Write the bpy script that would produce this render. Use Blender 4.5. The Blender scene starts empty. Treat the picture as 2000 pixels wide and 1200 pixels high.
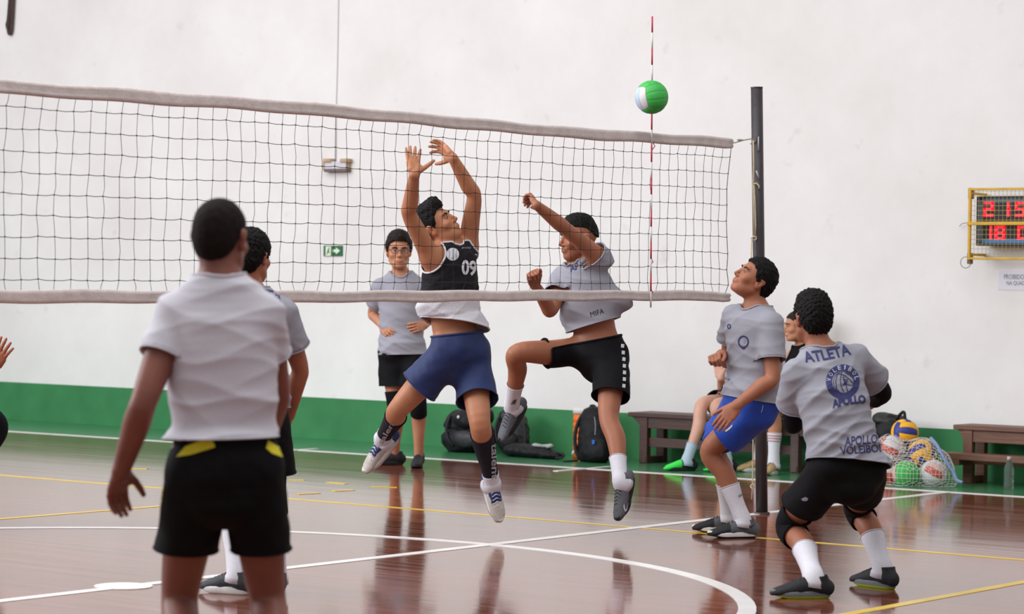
import bpy, bmesh, math, random
import numpy as np
from mathutils import Vector, Matrix
from mathutils.bvhtree import BVHTree
random.seed(7)
rng = np.random.RandomState(5)
scene = bpy.context.scene
COL = scene.collection

# ------------------------------------------------------------------ camera
FPX = 4993.356                       # focal length in pixels of the 2000 px wide frame
CAM = np.array([8.43695, -8.10470, 1.38386])
RV = np.array([0.79977949, 0.60007677, 0.01614434])
UV = np.array([-0.01654869, -0.00484377, 0.99985133])
FV = np.array([-0.60006575, 0.79992775, -0.00605654])
cd = bpy.data.cameras.new('camera')
cd.sensor_width = 36.0
cd.lens = FPX / 2000 * 36
cd.clip_end = 200
cd.dof.use_dof = True
cd.dof.focus_distance = 14.3
cd.dof.aperture_fstop = 3.6
cam = bpy.data.objects.new('camera', cd)
COL.objects.link(cam)
m = Matrix.Identity(4)
for i in range(3):
    m[i][0] = RV[i]; m[i][1] = UV[i]; m[i][2] = -FV[i]; m[i][3] = CAM[i]
cam.matrix_world = m
scene.camera = cam

# ------------------------------------------------------------------ world, lamps, exposure
world = bpy.data.worlds.new('gym_light'); scene.world = world
world.use_nodes = True
bg = world.node_tree.nodes['Background']
bg.inputs[0].default_value = (0.92, 0.94, 1.0, 1)
bg.inputs[1].default_value = 0.46
def area(name, loc, target, sx, sy, power, color):
    l = bpy.data.lights.new(name, 'AREA'); l.shape = 'RECTANGLE'; l.size = sx; l.size_y = sy
    l.energy = power; l.color = color
    o = bpy.data.objects.new(name, l); COL.objects.link(o); o.location = loc
    d = Vector(target) - Vector(loc)
    o.rotation_euler = d.to_track_quat('-Z', 'Y').to_euler()
    return o
area('roof_light', (-2.5, -1.5, 9.0), (-2.5, 0.0, 0), 22, 10, 1780, (1.0, 0.985, 0.975))
area('high_window_light', (-10.0, -5.0, 5.0), (0, 4.5, 1.0), 9, 3.5, 1350, (0.90, 0.94, 1.0))
scene.view_settings.view_transform = 'Standard'
scene.view_settings.look = 'None'
scene.view_settings.gamma = 1.0
scene.view_settings.exposure = -0.14
try: scene.view_settings.use_curve_mapping = False
except Exception: pass

# ------------------------------------------------------------------ helpers
def lin(c):
    if isinstance(c, str):
        c = c.lstrip('#'); c = [int(c[i:i+2], 16)/255 for i in (0, 2, 4)]
    return tuple((x/12.92 if x <= 0.04045 else ((x+0.055)/1.055)**2.4) for x in c) + (1.0,)
MATS = {}
def mat(name, color, rough=0.6, noise=0.0, nscale=20.0, bump=0.0, bscale=60.0, metal=0.0, spec=0.5, stretch=None, sub=0.0, emit=None, sheen=0.0, bdist=0.01):
    if name in MATS: return MATS[name]
    mt = bpy.data.materials.new(name); mt.use_nodes = True
    nt = mt.node_tree; b = nt.nodes['Principled BSDF']
    c = lin(color)
    b.inputs['Base Color'].default_value = c
    b.inputs['Roughness'].default_value = rough
    b.inputs['Metallic'].default_value = metal
    b.inputs['Specular IOR Level'].default_value = spec
    if sheen: b.inputs['Sheen Weight'].default_value = sheen
    if sub:
        b.inputs['Subsurface Weight'].default_value = sub
        b.inputs['Subsurface Radius'].default_value = (0.02, 0.008, 0.005)
        b.inputs['Subsurface Scale'].default_value = 0.6
    if emit:
        b.inputs['Emission Color'].default_value = c
        b.inputs['Emission Strength'].default_value = emit
    tc = nt.nodes.new('ShaderNodeTexCoord')
    vec = tc.outputs['Object']
    if stretch:
        mp = nt.nodes.new('ShaderNodeMapping'); mp.inputs['Scale'].default_value = stretch
        nt.links.new(vec, mp.inputs[0]); vec = mp.outputs[0]
    if noise:
        n = nt.nodes.new('ShaderNodeTexNoise'); n.inputs['Scale'].default_value = nscale; n.inputs['Detail'].default_value = 5
        nt.links.new(vec, n.inputs['Vector'])
        r = nt.nodes.new('ShaderNodeMapRange'); r.inputs[1].default_value = 0.3; r.inputs[2].default_value = 0.7
        r.inputs[3].default_value = 1-noise; r.inputs[4].default_value = 1+noise
        nt.links.new(n.outputs[0], r.inputs[0])
        mx = nt.nodes.new('ShaderNodeVectorMath'); mx.operation = 'SCALE'
        mx.inputs[0].default_value = c[:3]
        nt.links.new(r.outputs[0], mx.inputs['Scale']); nt.links.new(mx.outputs[0], b.inputs['Base Color'])
        if emit: nt.links.new(mx.outputs[0], b.inputs['Emission Color'])
    if bump:
        n2 = nt.nodes.new('ShaderNodeTexNoise'); n2.inputs['Scale'].default_value = bscale; n2.inputs['Detail'].default_value = 4
        nt.links.new(vec, n2.inputs['Vector'])
        bp = nt.nodes.new('ShaderNodeBump'); bp.inputs['Strength'].default_value = bump; bp.inputs['Distance'].default_value = bdist
        nt.links.new(n2.outputs[0], bp.inputs['Height']); nt.links.new(bp.outputs[0], b.inputs['Normal'])
    MATS[name] = mt
    return mt

def nrm(v):
    v = np.asarray(v, float); return v / max(np.linalg.norm(v), 1e-9)
def cv(r, u, a):                                   # a direction: right, up, away
    return nrm(RV*r + UV*u + FV*a)
def at(px, py, D):                                 # the point seen at a pixel, D metres deep
    return CAM + (FV + RV*(px-1000)/FPX - UV*(py-600)/FPX) * D
def on_z(px, py, z=0.0):
    d = FV + RV*(px-1000)/FPX - UV*(py-600)/FPX
    return CAM + d * ((z-CAM[2])/d[2])
def on_y(px, py, y):
    d = FV + RV*(px-1000)/FPX - UV*(py-600)/FPX
    return CAM + d * ((y-CAM[1])/d[1])
def on_x(px, py, x):
    d = FV + RV*(px-1000)/FPX - UV*(py-600)/FPX
    return CAM + d * ((x-CAM[0])/d[0])
def depth(P): return float((np.asarray(P)-CAM) @ FV)
def pix(P):
    d = np.asarray(P)-CAM; z = d @ FV
    return np.array([1000+FPX*(d@RV)/z, 600-FPX*(d@UV)/z])

def mesh_np(name, V, F, mats, parent=None, base=None, smooth=True, fmat=None):
    """V (n,3) world; F list or (m,k) array; parent object whose location is base"""
    V = np.asarray(V, np.float32)
    base = np.zeros(3) if base is None else np.asarray(base)
    me = bpy.data.meshes.new(name)
    if isinstance(F, np.ndarray) and len(F):
        k = F.shape[1]; mct = len(F)
        me.vertices.add(len(V)); me.vertices.foreach_set('co', (V-base).astype(np.float32).ravel())
        me.loops.add(mct*k); me.loops.foreach_set('vertex_index', F.astype(np.int32).ravel())
        me.polygons.add(mct); me.polygons.foreach_set('loop_start', np.arange(0, mct*k, k, dtype=np.int32))
        try: me.polygons.foreach_set('loop_total', np.full(mct, k, np.int32))
        except Exception: pass
        me.update(calc_edges=True)
        me.validate()
    else:
        me.from_pydata([tuple(v) for v in (V-base)], [], [tuple(f) for f in F])
    if not isinstance(mats, (list, tuple)): mats = [mats]
    for mt in mats: me.materials.append(mt)
    if fmat is not None and len(fmat) == len(me.polygons):
        me.polygons.foreach_set('material_index', np.asarray(fmat, np.int32))
    me.polygons.foreach_set('use_smooth', np.full(len(me.polygons), bool(smooth)))
    o = bpy.data.objects.new(name, me); COL.objects.link(o)
    if parent is not None: o.parent = parent
    else: o.location = base
    return o
def tag(o, label=None, cat=None, group=None, kind=None):
    if label: o['label'] = label
    if cat: o['category'] = cat
    if group: o['group'] = group
    if kind: o['kind'] = kind
    return o
def empty(name, loc, rz=0.0):
    o = bpy.data.objects.new(name, None); COL.objects.link(o); o.location = tuple(loc); o.rotation_euler = (0, 0, rz)
    o.empty_display_size = 0.1
    return o
class MB:
    """collects boxes, tubes, lathes in local coordinates; build() links them as one mesh"""
    def __init__(self): self.v = []; self.f = []; self.m = []
    def add(self, V, F, mi=0):
        n = len(self.v); self.v += [tuple(x) for x in V]; self.f += [tuple(i+n for i in f) for f in F]; self.m += [mi]*len(F); return self
    def box(self, c, s, R=None, mi=0, bev=0.0):
        c = np.asarray(c, float); h = np.asarray(s, float)/2
        if bev > 0:
            bm = bmesh.new(); bmesh.ops.create_cube(bm, size=1.0)
            for v in bm.verts: v.co = Vector((v.co.x*2*h[0], v.co.y*2*h[1], v.co.z*2*h[2]))
            bmesh.ops.bevel(bm, geom=bm.edges[:], offset=bev, segments=2, affect='EDGES', profile=0.5)
            bm.verts.index_update()
            V = np.array([v.co for v in bm.verts]); F = [[v.index for v in f.verts] for f in bm.faces]; bm.free()
        else:
            V = np.array([[sx*h[0], sy*h[1], sz*h[2]] for sx in (-1, 1) for sy in (-1, 1) for sz in (-1, 1)])
            F = [(0,1,3,2),(4,6,7,5),(0,4,5,1),(2,3,7,6),(0,2,6,4),(1,5,7,3)]
        if R is not None: V = V @ np.asarray(R).T
        return self.add(V + c, F, mi)
    def tube(self, pts, r, n=8, cap=True, mi=0):
        P = np.asarray(pts, float); m_ = len(P)
        r = np.full(m_, r) if np.isscalar(r) else np.asarray(r, float)
        T = np.gradient(P, axis=0); T /= np.linalg.norm(T, axis=1)[:, None]+1e-12
        a = np.array([0, 0, 1.0]) if abs(T[0][2]) < 0.9 else np.array([1.0, 0, 0])
        V = []; u = nrm(np.cross(T[0], a))
        for i in range(m_):
            u = nrm(u - T[i]*(u@T[i])); w = np.cross(T[i], u)
            for k in range(n):
                t = 2*math.pi*k/n; V.append(P[i] + r[i]*(u*math.cos(t)+w*math.sin(t)))
        F = [(i*n+k, i*n+(k+1) % n, (i+1)*n+(k+1) % n, (i+1)*n+k) for i in range(m_-1) for k in range(n)]
        if cap: F += [tuple(range(n))[::-1], tuple((m_-1)*n+k for k in range(n))]
        return self.add(V, F, mi)
    def lathe(self, prof, n=20, c=(0, 0, 0), mi=0):
        c = np.asarray(c); V = []; F = []
        for r, z in prof:
            for k in range(n): V.append(c + (r*math.cos(2*math.pi*k/n), r*math.sin(2*math.pi*k/n), z))
        for i in range(len(prof)-1):
            for k in range(n): F.append((i*n+k, i*n+(k+1) % n, (i+1)*n+(k+1) % n, (i+1)*n+k))
        F += [tuple(range(n))[::-1], tuple((len(prof)-1)*n+k for k in range(n))]
        return self.add(V, F, mi)
    def build(self, name, mats, parent=None, base=(0, 0, 0), smooth=False):
        base = np.asarray(base, float)
        return mesh_np(name, np.array(self.v), self.f, mats, parent, base, smooth, self.m)

# ------------------------------------------------------------------ the setting
def floor_material():
    mt = bpy.data.materials.new('varnished_floor_boards'); mt.use_nodes = True
    nt = mt.node_tree; b = nt.nodes['Principled BSDF']; L = nt.links.new
    tc = nt.nodes.new('ShaderNodeTexCoord')
    mp = nt.nodes.new('ShaderNodeMapping'); mp.inputs['Scale'].default_value = (0.35, 9.0, 1); L(tc.outputs['Object'], mp.inputs[0])
    n = nt.nodes.new('ShaderNodeTexNoise'); n.inputs['Scale'].default_value = 1.6; n.inputs['Detail'].default_value = 8; L(mp.outputs[0], n.inputs['Vector'])
    cr = nt.nodes.new('ShaderNodeValToRGB'); e = cr.color_ramp.elements
    e[0].position = 0.25; e[0].color = lin('#542a1d'); e[1].position = 0.75; e[1].color = lin('#8f5440')
    L(n.outputs[0], cr.inputs[0])
    n3 = nt.nodes.new('ShaderNodeTexNoise'); n3.inputs['Scale'].default_value = 0.55; n3.inputs['Detail'].default_value = 3; L(tc.outputs['Object'], n3.inputs['Vector'])
    mr = nt.nodes.new('ShaderNodeMapRange'); mr.inputs[1].default_value = 0.3; mr.inputs[2].default_value = 0.7; mr.inputs[3].default_value = 0.85; mr.inputs[4].default_value = 1.2
    L(n3.outputs[0], mr.inputs[0])
    mx = nt.nodes.new('ShaderNodeVectorMath'); mx.operation = 'SCALE'; L(cr.outputs[0], mx.inputs[0]); L(mr.outputs[0], mx.inputs['Scale'])
    L(mx.outputs[0], b.inputs['Base Color'])
    rr = nt.nodes.new('ShaderNodeMapRange'); rr.inputs[1].default_value = 0.3; rr.inputs[2].default_value = 0.7; rr.inputs[3].default_value = 0.07; rr.inputs[4].default_value = 0.13
    L(n.outputs[0], rr.inputs[0]); L(rr.outputs[0], b.inputs['Roughness'])
    b.inputs['Specular IOR Level'].default_value = 0.56
    bp = nt.nodes.new('ShaderNodeBump'); bp.inputs['Strength'].default_value = 0.05; bp.inputs['Distance'].default_value = 0.004
    L(n.outputs[0], bp.inputs['Height'])
    mp2 = nt.nodes.new('ShaderNodeMapping'); mp2.inputs['Scale'].default_value = (0.6, 3.2, 1); L(tc.outputs['Object'], mp2.inputs[0])
    n4 = nt.nodes.new('ShaderNodeTexNoise'); n4.inputs['Scale'].default_value = 1.0; n4.inputs['Detail'].default_value = 3; L(mp2.outputs[0], n4.inputs['Vector'])
    bp2 = nt.nodes.new('ShaderNodeBump'); bp2.inputs['Strength'].default_value = 0.3; bp2.inputs['Distance'].default_value = 0.004
    L(n4.outputs[0], bp2.inputs['Height']); L(bp.outputs[0], bp2.inputs['Normal']); L(bp2.outputs[0], b.inputs['Normal'])
    return mt
def wall_material():
    mt = bpy.data.materials.new('painted_plaster'); mt.use_nodes = True
    nt = mt.node_tree; b = nt.nodes['Principled BSDF']; L = nt.links.new
    tc = nt.nodes.new('ShaderNodeTexCoord')
    n = nt.nodes.new('ShaderNodeTexNoise'); n.inputs['Scale'].default_value = 1.1; n.inputs['Detail'].default_value = 7; n.inputs['Roughness'].default_value = 0.62
    L(tc.outputs['Object'], n.inputs['Vector'])
    cr = nt.nodes.new('ShaderNodeValToRGB'); e = cr.color_ramp.elements
    e[0].position = 0.30; e[0].color = lin('#e2dedb'); e[1].position = 0.72; e[1].color = lin('#efedeb')
    L(n.outputs[0], cr.inputs[0])
    # scuffs: sparse grey smudges
    v = nt.nodes.new('ShaderNodeTexNoise'); v.inputs['Scale'].default_value = 5.0; v.inputs['Detail'].default_value = 4; L(tc.outputs['Object'], v.inputs['Vector'])
    mr = nt.nodes.new('ShaderNodeMapRange'); mr.inputs[1].default_value = 0.67; mr.inputs[2].default_value = 0.80; mr.inputs[3].default_value = 0.0; mr.inputs[4].default_value = 0.35
    L(v.outputs[0], mr.inputs[0])
    ms = nt.nodes.new('ShaderNodeMixRGB'); ms.inputs[2].default_value = lin('#b9b3b0'); L(mr.outputs[0], ms.inputs[0]); L(cr.outputs[0], ms.inputs[1])
    # green painted dado
    sx = nt.nodes.new('ShaderNodeSeparateXYZ'); L(tc.outputs['Object'], sx.inputs[0])
    lt = nt.nodes.new('ShaderNodeMath'); lt.operation = 'LESS_THAN'; L(sx.outputs[2], lt.inputs[0]); lt.inputs[1].default_value = 0.3805
    n2 = nt.nodes.new('ShaderNodeTexNoise'); n2.inputs['Scale'].default_value = 3; n2.inputs['Detail'].default_value = 5; L(tc.outputs['Object'], n2.inputs['Vector'])
    g = nt.nodes.new('ShaderNodeValToRGB'); e = g.color_ramp.elements
    e[0].position = 0.3; e[0].color = lin('#2f7645'); e[1].position = 0.7; e[1].color = lin('#3b8550')
    L(n2.outputs[0], g.inputs[0])
    m2 = nt.nodes.new('ShaderNodeMixRGB'); L(lt.outputs[0], m2.inputs[0]); L(ms.outputs[0], m2.inputs[1]); L(g.outputs[0], m2.inputs[2])
    L(m2.outputs[0], b.inputs['Base Color'])
    b.inputs['Roughness'].default_value = 0.75
    bp = nt.nodes.new('ShaderNodeBump'); bp.inputs['Strength'].default_value = 0.15; bp.inputs['Distance'].default_value = 0.01
    L(v.outputs[0], bp.inputs['Height']); L(bp.outputs[0], b.inputs['Normal'])
    return mt
WALL_Y = 9.634
def side_y(x): return 8.19 + (x+9.75)*0.0203      # the sideline is painted slightly out of square
fl = MB().add([(-22, -14, 0), (14, -14, 0), (14, WALL_Y, 0), (-22, WALL_Y, 0), (-22, -14, -.1), (14, -14, -.1), (14, WALL_Y, -.1), (-22, WALL_Y, -.1)],
              [(0,1,2,3), (4,7,6,5), (0,4,5,1), (1,5,6,2), (2,6,7,3), (3,7,4,0)]).build('floor', floor_material())
tag(fl, kind='structure')
M_GREENF = mat('green_floor_paint', '#3d7a50', 0.22, 0.12, 4, 0.03, 12)
M_WLINE = mat('white_line_paint', '#e9e6e3', 0.28, 0.06, 6)
M_YLINE = mat('yellow_line_paint', '#dfb92c', 0.3, 0.10, 6)
def strip(name, pts_l, pts_r, mt, z=0.002):
    n = len(pts_l); V = [(p[0], p[1], z) for p in pts_l]+[(p[0], p[1], z) for p in pts_r]
    V += [(p[0], p[1], 0) for p in pts_l]+[(p[0], p[1], 0) for p in pts_r]
    F = []
    for i in range(n-1):
        F += [(i, i+1, n+i+1, n+i), (2*n+i, 2*n+i+1, i+1, i), (n+i, n+i+1, 3*n+i+1, 3*n+i)]
    F += [(0, n, 3*n, 2*n), (n-1, 3*n-1, 4*n-1, 2*n-1)]
    o = MB().add(V, F).build(name, mt, fl); return o
def line(name, a, b, w, mt, z=0.002):
    a = np.array(a, float); b = np.array(b, float); d = nrm(b-a); q = np.array([-d[1], d[0]])*w/2
    return strip(name, [a+q, b+q], [a-q, b-q], mt, z)
strip('green_border', [(-22, WALL_Y), (14, WALL_Y)], [(-22, side_y(-22)), (14, side_y(14))], M_GREENF, 0.0012)
line('sideline', (-22, side_y(-22)), (14, side_y(14)), 0.07, M_WLINE, 0.0034)
line('centre_line', (0.03, -12), (-0.02, side_y(0)), 0.075, M_WLINE, 0.0024)
line('volleyball_sideline', (-12, 4.42), (-0.9, 4.44), 0.05, M_YLINE, 0.0020)
line('volleyball_sideline', (-0.9, 4.44), (12, 4.29), 0.05, M_YLINE, 0.0020)
line('attack_line', (-2.98, -4.5), (-2.93, 4.44), 0.05, M_YLINE, 0.0019)
line('attack_line', (2.93, -4.5), (2.95, 4.34), 0.06, M_YLINE, 0.0019)
for a_, b_ in (((563, 938), (595, 939)), ((640, 943), (676, 946)), ((725, 952), (775, 953)), ((580, 966), (622, 964)), ((650, 960), (690, 958)), ((255, 916), (288, 917))):
    line('yellow_dash', on_z(*a_)[:2], on_z(*b_)[:2], 0.05, M_YLINE, 0.0030)
th = np.linspace(0, 2*math.pi, 121); cc = np.array([-0.05, -0.04])
strip('centre_circle', [cc+3.062*np.array([math.cos(t), math.sin(t)]) for t in th], [cc+2.982*np.array([math.cos(t), math.sin(t)]) for t in th], M_WLINE, 0.0030)
sp = on_z(241, 1146)
strip('centre_spot', [sp[:2]+0.001*np.array([math.cos(t), math.sin(t)]) for t in th[::6]], [sp[:2]+0.135*np.array([math.cos(t), math.sin(t)]) for t in th[::6]], M_WLINE, 0.0034)
for a_, b_ in (((1085, 921), (1192, 912)), ((562, 881), (618, 877))):
    line('chipped_line', on_z(*a_)[:2], on_z(*b_)[:2], 0.05, M_WLINE, 0.0040)
wall = MB().box((-4, WALL_Y+0.1, 3.4), (36, 0.2, 7.0)).build('wall_back', wall_material())
tag(wall, kind='structure')

# ------------------------------------------------------------------ implicit surfaces (bodies, clothes, bags)
def catmull(P, n):
    P = np.asarray(P, float); m_ = len(P)
    if m_ == 2:
        t = np.linspace(0, 1, n)[:, None]; return P[0]*(1-t)+P[1]*t
    Q = np.vstack([2*P[0]-P[1], P, 2*P[-1]-P[-2]]); out = []
    for t in np.linspace(0, m_-1, n):
        i = min(int(t), m_-2); f = t-i; a, b, c, d = Q[i:i+4]
        out.append(0.5*((2*b)+(-a+c)*f+(2*a-5*b+4*c-d)*f*f+(-a+3*b-3*c+d)*f**3))
    return np.array(out)
def resamp(v, n):
    v = np.asarray(v, float); x = np.linspace(0, 1, len(v)); t = np.linspace(0, 1, n)
    if v.ndim == 1: return np.interp(t, x, v)
    return np.stack([np.interp(t, x, v[:, k]) for k in range(v.shape[1])], 1)
class Prim:
    def __init__(self, S, A, B=None, U=None, k=0.02, sub=False):
        self.S = np.asarray(S, float); self.A = np.asarray(A, float)
        self.B = None if B is None else np.asarray(B, float)
        self.U = None if U is None else np.asarray(U, float)
        self.k = k; self.sub = sub
        r = max(self.A.max(), self.B.max() if self.B is not None else 0)
        self.lo = self.S.min(0)-r; self.hi = self.S.max(0)+r
    def ev(self, X, Y, Z):
        best = None; S = self.S
        n = len(S)
        for i in range(max(n-1, 1)):
            a = S[i]; e = (S[i+1]-a) if n > 1 else np.zeros(3); L2 = float(e@e)+1e-12
            dx = X-a[0]; dy = Y-a[1]; dz = Z-a[2]
            t = np.clip((dx*e[0]+dy*e[1]+dz*e[2])/np.float32(L2), 0, 1)
            qx = dx-t*e[0]; qy = dy-t*e[1]; qz = dz-t*e[2]
            q2 = qx*qx+qy*qy+qz*qz
            j = min(i+1, n-1)
            ra = self.A[i]+(self.A[j]-self.A[i])*t
            if self.B is None:
                d = np.sqrt(q2)-ra
            else:
                rb = self.B[i]+(self.B[j]-self.B[i])*t
                u = nrm((self.U[i]+self.U[j])/2)
                du = qx*u[0]+qy*u[1]+qz*u[2]; du2 = du*du; r2 = np.maximum(q2-du2, 0)
                k0 = np.sqrt(du2/(ra*ra)+r2/(rb*rb)); k1 = np.sqrt(du2/ra**4+r2/rb**4)+1e-9
                d = np.where(k0 < 0.05, -np.minimum(ra, rb), k0*(k0-1)/k1)
            best = d if best is None else np.minimum(best, d)
        return best
class Ell:
    """ellipsoid with a frame R (columns = axes)"""
    def __init__(self, c, r, R=None, k=0.02, sub=False):
        self.c = np.asarray(c, float); self.r = np.asarray(r, float); self.R = np.eye(3) if R is None else np.asarray(R, float)
        self.k = k; self.sub = sub
        m_ = self.r.max(); self.lo = self.c-m_; self.hi = self.c+m_
    def ev(self, X, Y, Z):
        dx = X-self.c[0]; dy = Y-self.c[1]; dz = Z-self.c[2]; k0 = 0; k1 = 0
        for i in range(3):
            a = self.R[:, i]; q = dx*a[0]+dy*a[1]+dz*a[2]; q = q*q
            k0 = k0+q/self.r[i]**2; k1 = k1+q/self.r[i]**4
        k0 = np.sqrt(k0); k1 = np.sqrt(k1)+1e-9
        return k0*(k0-1)/k1
class Fn:
    def __init__(self, fn, lo, hi, k=0.0, sub=False, inter=False):
        self.fn = fn; self.lo = np.asarray(lo, float); self.hi = np.asarray(hi, float); self.k = k; self.sub = sub; self.inter = inter
    def ev(self, X, Y, Z): return self.fn(X, Y, Z)
def capsule(a, b, ra, rb=None, k=0.02, sub=False):
    return Prim([a, b], [ra, ra if rb is None else rb], k=k, sub=sub)
def field_mesh(prims, res, lo=None, hi=None):
    """smooth union of prims -> quads by surface nets"""
    add = [p for p in prims if not p.sub and not getattr(p, 'inter', False)]
    if lo is None:
        lo = np.min([p.lo for p in add], 0)-3*res; hi = np.max([p.hi for p in add], 0)+3*res
    lo = np.asarray(lo, float); n = np.ceil((np.asarray(hi)-lo)/res).astype(int)+1
    ax = [(lo[i]+np.arange(n[i])*res).astype(np.float32) for i in range(3)]
    F = np.full(tuple(n), 0.25, np.float32)
    for p in prims:
        pad = p.k+3*res
        i0 = np.maximum(np.floor((p.lo-pad-lo)/res).astype(int), 0); i1 = np.minimum(np.ceil((p.hi+pad-lo)/res).astype(int)+1, n)
        if getattr(p, 'inter', False): i0 = np.zeros(3, int); i1 = n
        if np.any(i1 <= i0): continue
        sl = tuple(slice(i0[i], i1[i]) for i in range(3))
        d = p.ev(ax[0][sl[0]][:, None, None], ax[1][sl[1]][None, :, None], ax[2][sl[2]][None, None, :]).astype(np.float32)
        G = F[sl]
        if getattr(p, 'inter', False): F[sl] = np.maximum(G, d); continue
        if p.sub:
            d = -d
            if p.k > 0:
                h = np.maximum(p.k-np.abs(G-d), 0)/p.k; F[sl] = np.maximum(G, d)+h*h*p.k*0.25
            else: F[sl] = np.maximum(G, d)
        else:
            if p.k > 0:
                h = np.maximum(p.k-np.abs(G-d), 0)/p.k; F[sl] = np.minimum(G, d)-h*h*p.k*0.25
            else: F[sl] = np.minimum(G, d)
    for s in (0, -1):
        F[s] = np.maximum(F[s], 1e-4); F[:, s] = np.maximum(F[:, s], 1e-4); F[:, :, s] = np.maximum(F[:, :, s], 1e-4)
    S = F < 0
    c = np.zeros(tuple(n-1), np.int8)
    for a in (0, 1):
        for b in (0, 1):
            for d in (0, 1):
                c += S[a:n[0]-1+a, b:n[1]-1+b, d:n[2]-1+d]
    act = (c > 0) & (c < 8)
    idx = np.argwhere(act); vid = np.full(act.shape, -1, np.int64); vid[act] = np.arange(len(idx))
    acc = np.zeros((len(idx), 3)); cnt = np.zeros(len(idx))
    I = idx
    for axis in range(3):
        o1, o2 = [k for k in range(3) if k != axis]
        for a in (0, 1):
            for b in (0, 1):
                p0 = I.copy(); p0[:, o1] += a; p0[:, o2] += b
                p1 = p0.copy(); p1[:, axis] += 1
                f0 = F[p0[:, 0], p0[:, 1], p0[:, 2]]; f1 = F[p1[:, 0], p1[:, 1], p1[:, 2]]
                x = (f0 < 0) != (f1 < 0); t = f0/(f0-f1+1e-12*((f0-f1) == 0))
                q = p0.astype(float); q[:, axis] += t
                acc[x] += q[x]; cnt[x] += 1
    V = lo+acc/cnt[:, None]*res
    Fs = []
    for axis in range(3):
        o1, o2 = [(1, 2), (2, 0), (0, 1)][axis]
        A = S; sl0 = [slice(None)]*3; sl1 = [slice(None)]*3
        sl0[axis] = slice(0, -1); sl1[axis] = slice(1, None)
        x = A[tuple(sl0)] != A[tuple(sl1)]
        e = np.argwhere(x)
        e = e[(e[:, o1] > 0) & (e[:, o2] > 0) & (e[:, o1] < n[o1]-1) & (e[:, o2] < n[o2]-1)]
        def cell(d1, d2):
            q = e.copy(); q[:, o1] += d1; q[:, o2] += d2
            return vid[q[:, 0], q[:, 1], q[:, 2]]
        quad = np.stack([cell(-1, -1), cell(0, -1), cell(0, 0), cell(-1, 0)], 1)
        inside = S[e[:, 0], e[:, 1], e[:, 2]]
        quad[~inside] = quad[~inside][:, ::-1]
        Fs.append(quad)
    Q = np.vstack(Fs)
    Q = Q[(Q >= 0).all(1)]
    return V, Q
def vnormals(V, Q):
    n = np.cross(V[Q[:, 2]]-V[Q[:, 0]], V[Q[:, 3]]-V[Q[:, 1]]); N = np.zeros_like(V)
    for k in range(4): np.add.at(N, Q[:, k], n)
    return N/(np.linalg.norm(N, axis=1)[:, None]+1e-12)
def compact(V, Q, keep):
    Q = Q[keep]; u, inv = np.unique(Q, return_inverse=True)
    return V[u], inv.reshape(Q.shape)
def cut_plane(V, Q, c, nv, R=None, others=()):
    """remove what lies beyond a plane within R of c, snapping the rim onto the plane"""
    c = np.asarray(c); nv = nrm(nv)
    d = (V-c)@nv
    reg = np.ones(len(V), bool)
    if R is not None: reg = np.linalg.norm(V-c, axis=1) < R
    for o in others: reg &= np.linalg.norm(V-c, axis=1) < np.linalg.norm(V-np.asarray(o), axis=1)
    out = (d > 0) & reg
    keep = ~out[Q].all(1)
    V = V.copy(); V[out] -= d[out][:, None]*nv
    return compact(V, Q, keep)
def cut_ball(V, Q, c, r):
    c = np.asarray(c); w = V-c; L = np.linalg.norm(w, axis=1); out = L < r
    keep = ~out[Q].all(1); V = V.copy(); V[out] = c+w[out]/L[out][:, None]*r
    return compact(V, Q, keep)
def wob(P, seed, freq, aniso=None, n=7):
    r = np.random.RandomState(seed); o = np.zeros(len(P))
    for i in range(n):
        k = r.normal(size=3)*freq
        if aniso is not None: k = k*aniso[0]+np.asarray(aniso[1])*(k@np.asarray(aniso[1]))*aniso[2]
        o += np.sin(P@k+r.uniform(0, 6.28)+0.8*np.sin(P@(r.normal(size=3)*freq*0.5)+r.uniform(0, 6.28)))
    return o/n*1.6
def solid(o, t=0.004):
    md = o.modifiers.new('thickness', 'SOLIDIFY'); md.thickness = t; md.offset = -1
    return o
def ring_tube(name, S, R, mats, parent, base, n=22, th=0.003, ell=None, disp=None):
    mb = MB(); mb.tube(S, R, n, cap=False)
    o = mb.build(name, mats, parent, base, True)
    if th: solid(o, th)
    return o

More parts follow.
